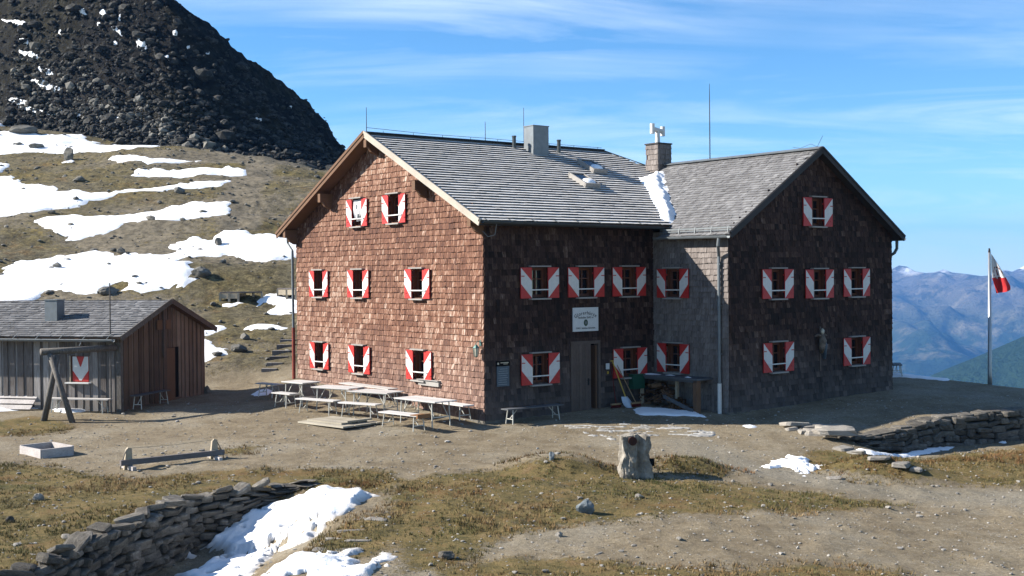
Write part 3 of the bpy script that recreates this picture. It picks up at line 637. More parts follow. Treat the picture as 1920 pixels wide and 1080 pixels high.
HILLSNOW = [
 ([(-70, 246), (0, 247), (23, 247), (71, 253), (106, 254), (156, 255), (165, 261), (188, 267), (177, 271), (212, 274), (250, 273), (299, 275), (248, 280), (150, 286), (80, 286), (18, 288), (-70, 286)], 'uppermost snow patch on the hill'),
 ([(204, 299), (211, 293), (235, 294), (259, 291), (281, 298), (330, 300), (393, 300), (352, 306), (274, 308), (222, 304)], 'small snow tongue below the uppermost patch'),
 ([(243, 330), (259, 319), (315, 322), (352, 317), (426, 314), (459, 320), (461, 330), (370, 332), (274, 333)], 'thin snow tongue near the hill path'),
 ([(-70, 333), (0, 335), (18, 335), (44, 348), (104, 350), (118, 361), (207, 364), (259, 357), (333, 344), (430, 341), (407, 348), (322, 357), (207, 370), (159, 383), (110, 392), (56, 400), (0, 408), (-70, 416)], 'long curved snow field reaching the left edge'),
 ([(63, 417), (100, 406), (207, 406), (259, 402), (315, 389), (370, 380), (431, 381), (432, 395), (431, 404), (363, 410), (259, 418), (237, 420), (193, 437), (148, 450), (107, 457), (120, 448), (144, 443), (107, 439), (89, 428)], 'wedge of snow ending at the hill path'),
 ([(-70, 530), (0, 518), (33, 489), (74, 484), (130, 481), (174, 472), (207, 471), (230, 480), (319, 480), (326, 470), (307, 467), (370, 445), (393, 457), (404, 444), (426, 435), (452, 433), (474, 441), (550, 441), (600, 442), (600, 484), (550, 485), (493, 491), (456, 487), (422, 474), (411, 481), (333, 485), (356, 500), (374, 509), (359, 518), (378, 526), (348, 535), (289, 546), (222, 547), (241, 533), (211, 531), (189, 544), (178, 549), (148, 547), (130, 544), (85, 550), (56, 567), (37, 574), (-70, 574)], 'largest snow field above the shed roof'),
 ([(400, 576), (411, 572), (444, 569), (474, 566), (511, 555), (522, 554), (552, 560), (590, 560), (590, 588), (552, 589), (533, 592), (505, 592), (500, 585), (520, 574), (518, 566), (496, 569), (448, 574), (437, 575), (418, 578), (405, 578)], 'snow strip beside the wooden platform'),
 ([(455, 616), (474, 613), (502, 611), (533, 611), (537, 615), (511, 617), (465, 621)], 'little snow strip above the earth steps'),
 ([(375, 618), (404, 611), (432, 613), (422, 620), (394, 626), (375, 627)], 'small snow scrap right of the shed roof'),
 ([(378, 633), (404, 648), (432, 664), (415, 669), (400, 668), (387, 677), (375, 676)], 'ragged snow scrap behind the shed'),
 ([(-60, 306), (0, 305), (18, 306), (14, 317), (0, 323), (-60, 325)], 'snow scrap at the left edge of the hill'),
 ([(118, 306), (128, 300), (142, 301), (140, 305), (122, 308)], 'snow scrap under the pointed rock'),
 ([(-60, 232), (0, 231), (12, 233), (22, 238), (0, 240), (-60, 241)], 'thin snow line at the top of the hill')]
for i, (P_, lb) in enumerate(HILLSNOW): snow(P_, .10, .22, .55 if i < 6 else .28, lb, seed=200 + i * 3)
snow([(-90, 752), (0, 755), (20, 752), (60, 748), (100, 752), (150, 760), (187, 766), (150, 773), (120, 775), (90, 767), (0, 771), (-90, 774)], .07, .1, .15, 'snow along the front of the shed', seed=260)
snow([(470, 741), (482, 734), (500, 729), (512, 733), (504, 741), (480, 744)], .05, .08, .1, 'shaded snow scrap by the far bench', seed=262)
snow([(1660, 700), (1674, 699), (1700, 701), (1740, 706), (1800, 710), (1818, 713), (1780, 715), (1700, 708), (1660, 706)], .06, .12, .1, 'snow strip on the edge of the terrace', seed=264)
snow([(1597, 843), (1642, 849), (1724, 834), (1805, 832), (1763, 846), (1711, 856), (1636, 855)], .08, .08, .12, 'blue shaded snow at the foot of the terrace wall', seed=266)
snow([(1862, 825), (1887, 824), (1886, 832), (1872, 830)], .05, .07, .06, 'tiny snow scrap at the foot of the terrace wall', seed=268)
snow([(1466, 864), (1494, 853), (1524, 860), (1530, 876), (1532, 888), (1509, 893), (1488, 884), (1470, 877), (1449, 883), (1418, 877), (1446, 865)], .12, .05, .35, 'broken lumps of snow beside the gravel track', seed=270, lump=.12, holes=.6, jf=1.6, hs=(3.0, 4.5), cap=.3, ht=.0)
snow([(214, 1082), (253, 1060), (317, 1036), (348, 1016), (416, 984), (475, 961), (554, 930), (594, 923), (665, 914), (703, 932), (673, 951), (614, 990), (586, 1014), (515, 1042), (475, 1072), (455, 1100), (348, 1100), (344, 1078), (404, 1050), (424, 1040), (400, 1030), (356, 1048), (336, 1054), (285, 1074), (253, 1100), (190, 1100)], .13, .045, .38, 'trodden snow bank below the left stone wall', True, .12, 272, .6, jf=1.3, hs=(2.6, 3.4), cap=.38, ht=.16)
snow([(490, 1082), (570, 1044), (633, 1034), (665, 1036), (689, 1056), (720, 1036), (742, 1044), (738, 1072), (705, 1076), (673, 1100), (475, 1100)], .10, .045, .35, 'lower snow patch at the bottom edge of the picture', True, .12, 274, .6, jf=1.3, hs=(2.6, 3.4), cap=.34, ht=.10)
snow([(1187, 768), (1200, 764), (1240, 766), (1268, 769), (1303, 772), (1325, 783), (1293, 781), (1247, 779), (1197, 777)], .05, .06, .12, 'shaded snow in front of the firewood shelf', seed=276)
snow([(1020, 799), (1040, 794), (1150, 795), (1210, 797), (1290, 803), (1350, 814), (1340, 824), (1250, 818), (1180, 826), (1110, 820), (1080, 810)], .018, .03, .5, 'thin streaks of trodden ice in front of the door', True, 0, 278, .6, jf=1.0, hs=(1.5, 6.5), cap=.20, ht=-.30, mat='ice')
snow([(1392, 799), (1408, 797), (1422, 800), (1404, 804)], .04, .06, .08, 'small snow spot at the shadow edge', seed=280)
# scraps of snow lying in the gullies of the dark mountain
def mtsnow(px, py, wpx, hpx, i):
    s0 = int(np.argmin(np.abs(S - px))); col = MTP[:210, s0]; pj = [540 - CF * ((Vector(q) - Vector((0, 0, CZ))).dot(_u)) / (Vector(q) - Vector((0, 0, CZ))).dot(_D) for q in col[::3]]
    t0 = int(np.argmin(np.abs(np.array(pj) - py))) * 3; hs_ = max(2, int(wpx * .66 / 2)); ht_ = max(2, int(hpx / max(.5, abs(pj[0] - pj[-1]) / 210) / 2))
    a0, a1 = max(0, t0 - ht_ - 2), min(209, t0 + ht_ + 2); b0, b1 = max(0, s0 - hs_ - 2), min(nx3 - 1, s0 + hs_ + 2)
    if a1 - a0 < 2 or b1 - b0 < 2: return
    Q = MTP[a0:a1 + 1, b0:b1 + 1].copy(); tt_, ss_ = np.meshgrid(np.arange(a0, a1 + 1), np.arange(b0, b1 + 1), indexing='ij')
    e = 1 - ((tt_ - t0 + .5 * (ss_ - s0) * ht_ / hs_ * .6) / ht_) ** 2 - ((ss_ - s0) / hs_) ** 2 + 1.3 * fbm(ss_ * .45, tt_ * .45, 4, 300 + i, .7)
    nrm = np.array([.55, -.45, .7]); Q += nrm * (np.clip(e, -1, 1) * .22 - .02)[..., None]
    n_ = Q.shape[1]; ii = (np.arange(Q.shape[0] - 1)[:, None] * n_ + np.arange(n_ - 1)[None, :]).ravel()
    return Q.reshape(-1, 3), np.stack([ii, ii + 1, ii + 1 + n_, ii + n_], -1)
VS, FS, kq = [], [], 0
for i, (a_, b_, c_, d_) in enumerate([(130, 20, 18, 8), (165, 25, 12, 16), (202, 34, 9, 12), (198, 56, 26, 8), (245, 85, 22, 16), (195, 80, 10, 8), (310, 60, 12, 8), (60, 130, 34, 10), (30, 100, 40, 8), (65, 158, 55, 14), (20, 75, 20, 6), (452, 223, 14, 4), (296, 110, 14, 6), (10, 40, 30, 7), (90, 60, 12, 5), (365, 100, 8, 5), (30, 190, 60, 14), (60, 205, 70, 10), (120, 212, 60, 6), (215, 226, 40, 7), (170, 222, 30, 4), (332, 86, 8, 5), (530, 200, 8, 3), (160, 45, 10, 8)]):
    q = mtsnow(a_, b_, c_, d_, i)
    if q: VS.append(q[0]); FS.append(q[1] + kq); kq += len(q[0])
link('mountain_snow', npmesh('mountain_snow', np.concatenate(VS), np.concatenate(FS), M['snow'], smooth=True), None, 'stuff')

# ------------------------------------------------------------ grass tufts
def tufts(name, n, x0, x1, y0, y1, hgt, seed, cond):
    rn = np.random.default_rng(seed); x = rn.uniform(x0, x1, n); y = rn.uniform(y0, y1, n)
    best = np.full(n, -9.0)
    for P in GRASS: best = np.maximum(best, polydist(x, y, P))
    kk = cond(x, y, best); x, y = x[kk], y[kk]; n = len(x)
    cl = fbm(x * 1.2, y * 1.2, 3, 401)
    keep = rn.uniform(0, 1, n) < np.clip(.55 + .9 * cl, .12, 1); x, y, cl = x[keep], y[keep], cl[keep]; n = len(x)
    z = Hd(x, y) - .01; B = 5
    X = np.repeat(x, B) + rn.normal(0, .03, n * B); Y = np.repeat(y, B) + rn.normal(0, .03, n * B); Z = np.repeat(z, B)
    a = rn.uniform(0, 2 * pi, n * B); h = hgt * rn.uniform(.5, 1.3, n * B) * np.repeat(np.clip(.8 + .8 * cl, .4, 1.6), B); wv = rn.uniform(.005, .012, n * B); ln = h * rn.uniform(.2, .9, n * B); b_ = a + rn.normal(0, .8, n * B)
    p0 = np.stack([X - np.cos(a) * wv, Y - np.sin(a) * wv, Z], 1); p1 = np.stack([X + np.cos(a) * wv, Y + np.sin(a) * wv, Z], 1)
    p2 = np.stack([X + np.sin(b_) * ln, Y + np.cos(b_) * ln, Z + h], 1)
    V = np.stack([p0, p1, p2], 1).reshape(-1, 3); F = np.arange(n * B * 3).reshape(-1, 3)
    t = np.clip(np.repeat(.5 + .5 * fbm(x * .7, y * .7, 2, 405), B) + rn.normal(0, .16, n * B), 0, 1)
    return link(name, npmesh(name, V, F, M['grassblade'], t), None, 'stuff')
b = NB('autumn_grass_blade'); t = b.attr()
c = b.ramp(t, [(0, (.065, .080, .026)), (.3, (.145, .130, .050)), (.55, (.235, .170, .072)), (.8, (.22, .120, .052)), (1, (.42, .32, .18))])
M['grassblade'] = b.out(c, .85, .15)
b = NB('rusty_heather_twig'); t = b.attr()
c = b.ramp(t, [(0, (.045, .055, .018)), (.3, (.11, .085, .030)), (.55, (.20, .095, .040)), (.8, (.26, .14, .065)), (1, (.34, .22, .11))])
M['heather'] = b.out(c, .85, .15)
tufts('grass', 75000, -16, 18, 16, 36, .07, 41, lambda x, y, s: (s > -.25) & (np.abs(x) < y * .45 + 1))
def nearm(x, y, k=1.0): return np.minimum.reduce([np.hypot((x - a) / b_, (y - c) / d) for a, c, b_, d in ((1.0, 28.6, 1.5, .9), (4.2, 28.9, 1.5, .8), (9.2, 29.7, 1.7, .9), (12.6, 31.6, 2.2, .8), (-1.6, 25.3, 1.0, .5), (-3.6, 26.6, 1.0, .5))]) < k
tufts('heather', 26000, -6, 16, 24, 34, .10, 47, lambda x, y, s: nearm(x, y))
bpy.data.objects['heather'].data.materials[0] = M['heather']
tufts('dry_grass', 9000, -16, 18, 16, 33, .035, 43, lambda x, y, s: (s <= -.1) & (fbm(x * .5, y * .5, 3, 407) > .12) & (y < 24) & (np.abs(x) < y * .45 + 1))

# ------------------------------------------------------------ shingle cladding
def inpoly(x, y, P): return polydist(x, y, P) > 0
def shingle_data(O, Rt, Up, Nn, poly, holes, exp, wm, th, seed, tscale=.35, margin=.02, zj=.008, course=False, spread=1.0):
    rn = np.random.default_rng(seed); P = np.array(poly); x0, z0 = P.min(0); x1, z1 = P.max(0); rows = int((z1 - z0) / exp) + 1
    out = []
    for r in range(rows):
        zb = z0 + r * exp; n = int((x1 - x0) / wm) + 2; ws = rn.uniform(.6, 1.45, n) * wm; xs = x0 - rn.uniform(0, wm) + np.concatenate([[0], np.cumsum(ws)])
        wob = .012 * fbm(xs * .8, xs * 0 + r * 3.1, 2, seed)
        for i in range(n):
            a, b_ = xs[i], xs[i + 1]
            if a >= x1 or b_ <= x0: continue
            out.append((max(a, x0), min(b_, x1), zb + rn.uniform(-zj, zj) + wob[i], min(zb + exp * 1.06, z1 + .02)))
    A = np.array(out); cx = (A[:, 0] + A[:, 1]) / 2; cz = (A[:, 2] + A[:, 3]) / 2
    A = A[polydist(cx, cz, poly) > -margin]
    for a, b_, c, d in holes:
        m_ = (A[:, 1] > a) & (A[:, 0] < b_) & (A[:, 3] > c) & (A[:, 2] < d); cx = (A[:, 0] + A[:, 1]) / 2; cz = (A[:, 2] + A[:, 3]) / 2
        up = m_ & (cz > d); A[up, 2] = d; dn = m_ & (cz < c); A[dn, 3] = c
        lf = m_ & (cx < a) & ~up & ~dn; A[lf, 1] = a; rt = m_ & (cx > b_) & ~up & ~dn; A[rt, 0] = b_
        A = A[~(m_ & ~up & ~dn & ~lf & ~rt)]
    n = len(A); g = .003 if not course else .0006; t = th * (rn.uniform(.65, 1.3, n) if not course else rn.uniform(.9, 1.12, n)); tt_ = np.full(n, .003)
    def pt(x, z, o): return np.array(O) + x[:, None] * np.array(Rt) + z[:, None] * np.array(Up) + o[:, None] * np.array(Nn)
    a, b_, c, d = A[:, 0] + g, A[:, 1] - g, A[:, 2], A[:, 3]; zr_ = np.zeros(n); sk = rn.normal(0, .003, n)
    V = np.stack([pt(a, c + sk, zr_), pt(b_, c - sk, zr_), pt(b_, c - sk, t), pt(a, c + sk, t), pt(a, d, zr_), pt(b_, d, zr_), pt(b_, d, tt_), pt(a, d, tt_)], 1)
    cx = (a + b_) / 2; cz = (c + d) / 2
    tone = np.clip(.5 + tscale * fbm(cx * .35, cz * .5, 3, seed + 5) + rn.normal(0, (.21 if not course else .12) * spread, n), 0, 1)
    return V, tone, cx, cz
FQ = np.array([(3, 2, 6, 7), (0, 1, 2, 3), (0, 3, 7, 4), (1, 5, 6, 2)])
def shingles(name, parent, mat, single=0, order=None, butt=None, **k):
    V, tone, cx, cz = shingle_data(**k); n = len(V); idx = np.arange(n)
    if single:
        o_ = np.argsort(order(cx, cz)); 
        for i in o_[:single]: link('shingle', npmesh('shingle', V[i], FQ, mat, np.full(4, tone[i])), parent)
        idx = o_[single:]
    V = V[idx].reshape(-1, 3); F = (FQ[None] + np.arange(len(idx))[:, None, None] * 8).reshape(-1, 4)
    mi = np.tile([0, 1, 1, 1], len(idx)).astype(np.int32) if butt else None
    return link(name, npmesh(name, V, F, [mat, butt] if butt else mat, np.repeat(tone[idx], 4), matidx=mi), parent, 'stuff')
from mathutils.geometry import tessellate_polygon
def wall_with_holes(mb, O, Rt, Up, poly, holes, off, Nn, mat=0):
    loops = [[Vector((x, z, 0)) for x, z in poly]] + [[Vector(q + (0,)) for q in ((a, c), (a, d), (b_, d), (b_, c))] for a, b_, c, d in holes]
    tr = tessellate_polygon(loops); pts = [p for l in loops for p in l]
    O, Rt, Up, Nn = map(Vector, (O, Rt, Up, Nn)); mb.add([O + Rt * p.x + Up * p.y + Nn * off for p in pts], [tuple(t) for t in tr], mat)

# ------------------------------------------------------------ the hut
WM, IN, AB, A1 = 11.82, 6.956, 3.324, 15.35
TAN, ZE, VR = .488, 6.05, 5.91; ZR = ZE + (VR + .5) * TAN
ZA, UA0, UAR, TA = 5.66, 6.72, 11.15, .643; ZAR = ZA + (UAR - UA0) * TA
hut = thing('mountain_hut', 'large mountain hut clad in brown wooden shingles with red and white shutters', 'hut', (HX, HY, 0), YAW)
HO, HW, HHT = .64, .40, .90
win = [ # plane, centre along, z top
 ('G', 10.0, 4.62, 1.38), ('G', 7.2, 4.62, 1.42), ('G', 3.5, 4.62, 1.44), ('G', 10.0, 2.02, 1.38), ('G', 7.18, 2.02, 1.42), ('G', 3.45, 2.02, 1.46), ('G', 7.24, 7.06, 1.38), ('G', 4.86, 7.08, 1.42),
 ('E', 2.07, 4.63, 1.50), ('E', 3.95, 4.63, 1.50), ('E', 5.8, 4.63, 1.46), ('E', 2.07, 1.99, 1.50), ('E', 5.82, 1.99, 1.48),
 ('S', -.98, 4.56, 1.42), ('S', -.97, 2.13, 1.44),
 ('A', 9.19, 4.52, 1.50), ('A', 11.28, 4.50, 1.44), ('A', 13.26, 4.52, 1.42), ('A', 9.20, 2.17, 1.47), ('A', 13.25, 2.18, 1.45), ('A', 11.21, 6.87, 1.50)]
PL = {'G': ((0, 0, 0), (0, 1, 0), (-1, 0, 0)), 'E': ((0, 0, 0), (1, 0, 0), (0, -1, 0)), 'S': ((IN, 0, 0), (0, 1, 0), (-1, 0, 0)), 'A': ((0, -AB, 0), (1, 0, 0), (0, -1, 0))}
def holes(pl): return [(c - HO / 2, c + HO / 2, zt - HHT, zt) for p, c, zt, wt in win if p == pl]
DOOR = (3.36, 4.50, -.3, 2.24)
zm = lambda v: ZE + (v + .5) * TAN - .12
POLY = {'G': [(0, -.6), (0, zm(0)), (VR, ZR - .12), (WM, zm(0)), (WM, -.6)],
        'E': [(0, -.6), (IN, -.6), (IN, zm(0)), (0, zm(0))],
        'S': [(-AB, -.6), (0, -.6), (0, ZA + .08), (-AB, ZA + .08)],
        'A': [(IN, -.6), (A1, -.6), (A1, ZA + (IN - UA0) * TA - .1), (UAR, ZAR - .1), (IN, ZA + (IN - UA0) * TA - .1)]}
SHP = {'G': [(0, .1), (0, zm(0)), (VR, ZR - .12), (WM, zm(0)), (WM, .1)], 'E': [(0, .08), (IN, .08), (IN, zm(0)), (0, zm(0))],
       'S': [(-AB, .05), (0, .05), (0, ZA + .1), (-AB, ZA + .1)], 'A': [(IN, .05), (A1, .05), (A1, ZA + .05), (UAR, ZAR - .1), (IN, ZA + .05)]}
core = {}
for pl, nm in (('G', 'gable_wall'), ('E', 'entrance_wall'), ('S', 'annex_side_wall'), ('A', 'annex_gable_wall')):
    O, Rt, Nn = PL[pl]; mb = MB(); hl = holes(pl) + ([DOOR] if pl == 'E' else [])
    wall_with_holes(mb, O, Rt, (0, 0, 1), POLY[pl], [h for h in hl if h[2] > -.5], 0, Nn)
    core[pl] = part('wall', mb, [M['core']], hut)
    mt_ = {'G': 'shingle', 'E': 'shingle_shaded', 'S': 'shingle_side', 'A': 'shingle_shaded'}[pl]
    shingles('shingle_cladding', core[pl] if pl != 'G' else core[pl], M[mt_], single=300 if pl == 'G' else 0, order=lambda x, z: x + .35 * np.abs(z - 3.2),
             O=O, Rt=Rt, Up=(0, 0, 1), Nn=Nn, poly=SHP[pl], holes=hl, exp=.180, wm=.150, th=.034, spread=1.05 if pl in 'EA' else 1.0, seed={'G': 1, 'E': 2, 'S': 3, 'A': 4}[pl])
mb = MB() # back and right walls, plain boarded, and the plinth
mb.quad((A1, -AB, -.6), (A1, WM, -.6), (A1, WM, 6.2), (A1, -AB, 5.8)); mb.quad((A1, WM, -.6), (0, WM, -.6), (0, WM, 6.2), (A1, WM, 6.2))
part('wall', mb, [M['core']], hut)
mb = MB()
for a, b_ in (((-.012, -.012), (-.012, WM)), ((-.012, -.012), (3.3, -.012)), ((4.6, -.012), (IN, -.012)), ((IN - .012, -.1), (IN - .012, -AB - .012)), ((IN, -AB - .012), (A1 + .01, -AB - .012)), ((A1 + .01, -AB), (A1 + .01, WM))):
    mb.beam((*a, -.28), (*b_, -.28), .035, .74)
part('plinth', mb, [M['stone_base']], hut)
mb = MB(); rn = random.Random(3) # right side shingles seen edge-on only
shingles('side_shingles', hut, M['shingle_shaded'], O=(A1, 0, 0), Rt=(0, 1, 0), Up=(0, 0, 1), Nn=(1, 0, 0), poly=[(-AB, .2), (1.5, .2), (1.5, 5.6), (-AB, 5.6)], holes=[], exp=.178, wm=.112, th=.028, seed=9)

# windows: every one a part with frame, pane, shutters, bar, ledges
WC = {}
def winmeshes(wt):
    k_ = round(wt, 2)
    if k_ in WC: return WC[k_]
    ws = (wt - HO) / 2; h = HHT; x = HO / 2; D = {}
    mb = MB(); d = .20  # reveal box, open to the front
    mb.quad((-x, 0, 0), (-x, d, 0), (-x, d, h), (-x, 0, h)); mb.quad((x, 0, 0), (x, 0, h), (x, d, h), (x, d, 0)); mb.quad((-x, 0, h), (-x, d, h), (x, d, h), (x, 0, h)); mb.quad((-x, 0, 0), (x, 0, 0), (x, d, 0), (-x, d, 0))
    for a, b_ in (((-x, h - .04), (x, h - .04)), ((-x, .035), (x, .035))): mb.beam((a[0], d - .03, a[1]), (b_[0], d - .03, b_[1]), .06, .08)
    for s_ in (-1, 1): mb.beam((s_ * (x - .04), d - .031, .075), (s_ * (x - .04), d - .031, h - .08), .08, .06, up=(0, 1, 0))
    mb.beam((0, d - .035, .075), (0, d - .035, h - .08), .045, .05, up=(0, 1, 0)); mb.beam((-x + .08, d - .033, h * .62), (x - .08, d - .033, h * .62), .04, .035)
    D['frame'] = mb.mesh('window', [M['reveal']], fix=False)
    mb = MB(); mb.quad((-x + .01, d - .012, .01), (x - .01, d - .012, .01), (x - .01, d - .012, h - .01), (-x + .01, d - .012, h - .01)); D['pane'] = mb.mesh('pane', [M['glass']])
    for s_, nm in ((-1, 'l'), (1, 'r')):
        mb = MB(); xi, xo = s_ * x * 1.0, s_ * (x + ws); y0, y1 = -.095, -.058; top, bot = h + .01, -.03; H_ = top - bot
        mb.box(((xi + xo) / 2, (y0 + y1) / 2, (top + bot) / 2), (ws, y1 - y0, H_), 1)
        a, b_, c_, e_ = top - .015 * H_, top - .53 * H_, top - .44 * H_, bot + .01 * H_; wi, wo = xi + s_ * .006, xo - s_ * .004
        mb.prism([(wo, y0 - .001, a), (wi, y0 - .001, c_), (wi, y0 - .001, e_), (wo, y0 - .001, b_)], (0, -.004, 0), 0)
        for zz_ in (.18, .72): mb.box((xo - s_ * .07, y0 - .008, bot + zz_ * H_), (.12, .012, .03), 2)
        mb.box((s_ * (x + .02), -.028, h * .2), (.03, .055, .05), 2); mb.box((s_ * (x + .02), -.028, h * .8), (.03, .055, .05), 2)
        D[nm] = mb.mesh('shutter', [M['white'], M['red'], M['red']])
    mb = MB(); mb.beam((-x - ws * .48, -.118, h * .25), (x + ws * .48, -.118, h * .25 + .006), .018, .036); D['bar'] = mb.mesh('shutter_bar', [M['white']])
    for nm, zc, t_ in (('lintel', h + .045, .04), ('sill', -.055, .045)):
        mb = MB(); mb.box((0, -.07, zc), (HO + .14, .19, t_)); D[nm] = mb.mesh(nm, [M['ledge'] if nm == 'lintel' else M['ledge']])
    WC[k_] = D; return D
for p, c_, zt, wt in win:
    D = winmeshes(wt); o = link('window', D['frame'], hut); O, Rt, Nn = PL[p]
    o.location = Vector(O) + Vector(Rt) * c_ + Vector((0, 0, zt - HHT)); o.rotation_euler = (0, 0, -pi / 2 if p in 'GS' else 0)
    for k_, nm in (('pane', 'pane'), ('l', 'shutter'), ('r', 'shutter'), ('bar', 'shutter_bar'), ('lintel', 'lintel'), ('sill', 'sill')): link(nm, D[k_], o)
    if p == 'G' and abs(c_ - 7.24) < .01 and zt > 6: # a cloth hangs in the upper left gable window
        mb = MB(); n_ = 9
        for i in range(n_):
            for j in range(n_):
                def q(i, j):
                    s_, t_ = i / n_, j / n_; x = -.30 + .62 * s_; z = .88 - (.62 + .12 * sin(s_ * 3.1)) * t_; return (x * (1 - .35 * t_ ** 2), -.03 - .05 * sin(s_ * 11 + t_ * 3) * t_, z)
                dark = 1 if (2 <= i <= 6 and 2 <= j <= 7 and abs((i - 2.2) - (j - 2) * .55) < 1.1) else 0
                mb.quad(q(i, j), q(i + 1, j), q(i + 1, j + 1), q(i, j + 1), dark)
        part('hanging_cloth', mb, [M['flagwhite'], M['zinc']], o, smooth=False)

# roofs
def slab(mb, pts, t=.10, mat=0): mb.prism(pts, (0, 0, -t), mat)
uval = lambda v: UA0 + (ZE + (v + .5) * TAN - ZA) / TA
zmv = lambda v: ZE + (v + .5) * TAN; zau = lambda u: ZA + (u - UA0) * TA
VT = (ZAR - ZE) / TAN - .5
mb = MB(); dz = -.035
slab(mb, [(-.52, -.5, zmv(-.5) + dz), (uval(-.5), -.5, zmv(-.5) + dz), (UAR, VT, zmv(VT) + dz), (10.05, VR, ZR + dz), (-.52, VR, ZR + dz)])
slab(mb, [(-.52, VR, ZR + dz), (10.05, VR, ZR + dz), (15.6, WM + .5, ZE + dz), (-.52, WM + .5, ZE + dz)])
slab(mb, [(10.05, VR, ZR + dz), (UAR, VT, ZAR + dz), (15.6, 1.0, ZA + dz), (15.6, WM + .5, ZE + dz)])
roof = part('roof', mb, [M['soffit']], hut)
mb = MB()
slab(mb, [(UA0, -.5, ZA + dz), (UA0, -AB - .3, ZA + dz), (UAR, -AB - .3, ZAR + dz), (UAR, VT, ZAR + dz), (uval(-.5), -.5, zau(uval(-.5)) + dz)])
slab(mb, [(UAR, -AB - .3, ZAR + dz), (15.62, -AB - .3, ZA + dz), (15.62, 1.0, ZA + dz), (UAR, VT, ZAR + dz)])
aroof = part('roof', mb, [M['darkbarge']], hut, label='grey shingled annex roof')
ct = 1 / math.sqrt(1 + TAN * TAN); s_ = lambda v: (v + .5) / ct
shingles('roof_shingles', roof, M['roof_frost_lit'], butt=M['roofbutt'], O=(0, -.5, ZE - .03), Rt=(1, 0, 0), Up=(0, ct, TAN * ct), Nn=(0, -TAN * ct, ct),
         poly=[(-.53, -.06), (uval(-.5) + .1, -.06), (UAR + .1, s_(VT)), (10.08, s_(VR)), (-.53, s_(VR))], holes=[], exp=.215, wm=.26, th=.046, seed=21, tscale=.3, zj=.005, course=True)
shingles('roof_shingles', roof, M['roof'], O=(0, WM + .5, ZE - .03), Rt=(1, 0, 0), Up=(0, -ct, TAN * ct), Nn=(0, TAN * ct, ct),
         poly=[(-.53, -.06), (15, -.06), (10.08, s_(VR)), (-.53, s_(VR))], holes=[], exp=.205, wm=.17, th=.035, seed=22)
ca = 1 / math.sqrt(1 + TA * TA); sa_ = lambda u: (u - UA0) / ca
shingles('roof_shingles', aroof, M['roof'], O=(UA0, 0, ZA - .03), Rt=(0, -1, 0), Up=(ca, 0, TA * ca), Nn=(-TA * ca, 0, ca),
         poly=[(.5, -.05), (AB + .31, -.05), (AB + .31, sa_(UAR)), (-VT, sa_(UAR)), (.45, sa_(uval(-.5)))], holes=[], exp=.165, wm=.15, th=.030, seed=23, tscale=.25, zj=.014)
shingles('roof_shingles', aroof, M['roof'], O=(15.62, 0, ZA - .03), Rt=(0, -1, 0), Up=(-ca, 0, TA * ca), Nn=(TA * ca, 0, ca),
         poly=[(-4, -.05), (AB + .31, -.05), (AB + .31, sa_(UAR)), (-VT, sa_(UAR))], holes=[], exp=.165, wm=.15, th=.030, seed=24)
# ridge caps, bargeboards
mb = MB()
for s0 in (-1, 1): mb.beam((-.54, VR + s0 * .07, ZR + .012 - .02), (10.05, VR + s0 * .07, ZR + .012 - .02), .16, .025, up=(0, -s0 * TAN, 1))
mb.beam((10.05, VR, ZR + .02), (UAR, VT, ZAR + .02), .14, .03)
part('ridge_cap', mb, [M['zincdark']], hut)
mb = MB(); mb.beam((UAR - .06, -AB - .3, ZAR + .01), (UAR - .06, VT, ZAR + .01), .22, .03, up=(-.35, 0, 1)); mb.beam((UAR + .08, -AB - .3, ZAR - .01), (UAR + .08, VT, ZAR - .01), .16, .03, up=(.6, 0, 1)); part('ridge_cap', mb, [M['zinc']], hut)
for v0, mt_ in ((-.56, 'barge'), (WM + .56, 'soffit')):
    mb = MB(); z0 = ZE - (.06 * TAN); a = (-.545, v0, z0 - .07); b_ = (-.545, VR, ZR - .045)
    mb.beam(a, b_, .035, .21, up=(0, 0, 1)); mb.beam((-.575, v0, z0 + .005), (-.575, VR, ZR + .03), .03, .09, up=(0, 0, 1)); part('bargeboard', mb, [M[mt_]], hut)
for u0, sg in ((UA0 - .03, 1), (15.65, -1)):
    mb = MB(); mb.beam((u0, -AB - .33, ZA - .075), (UAR, -AB - .33, ZAR - .055), .03, .22); mb.beam((u0, -AB - .345, ZA + .0), (UAR, -AB - .345, ZAR + .02), .05, .06); part('bargeboard', mb, [M['darkbarge']], hut)
# fascia under the eaves and the purlin ends
mb = MB(); mb.beam((-.5, -.46, ZE - .10), (uval(-.5), -.46, ZE - .10), .03, .16); part('fascia', mb, [M['darkbarge']], hut)
mb = MB(); mb.quad((-.5, -.45, ZE - .16), (IN, -.45, ZE - .16), (IN, 0, ZE - .06), (-.5, 0, ZE - .06)); mb.quad((-.5, WM + .45, ZE - .16), (IN, WM + .45, ZE - .16), (IN, WM, ZE - .06), (-.5, WM, ZE - .06)); part('soffit', mb, [M['soffit']], hut)
for v0, zz_ in ((VR, ZR - .36), (9.10, 7.16), (2.98, 7.22), (.02, 5.98), (11.8, 5.98)):
    mb = MB(); mb.box((-.25, v0, zz_ + .03), (.54, .17, .30)); mb.prism([(-.03, v0 - .07, zz_ - .1), (-.40, v0 - .07, zz_ - .1), (-.30, v0 - .07, zz_ - .26), (-.10, v0 - .07, zz_ - .36), (-.03, v0 - .07, zz_ - .36)], (0, .14, 0)); part('purlin_end', mb, [M['soffit']], hut)
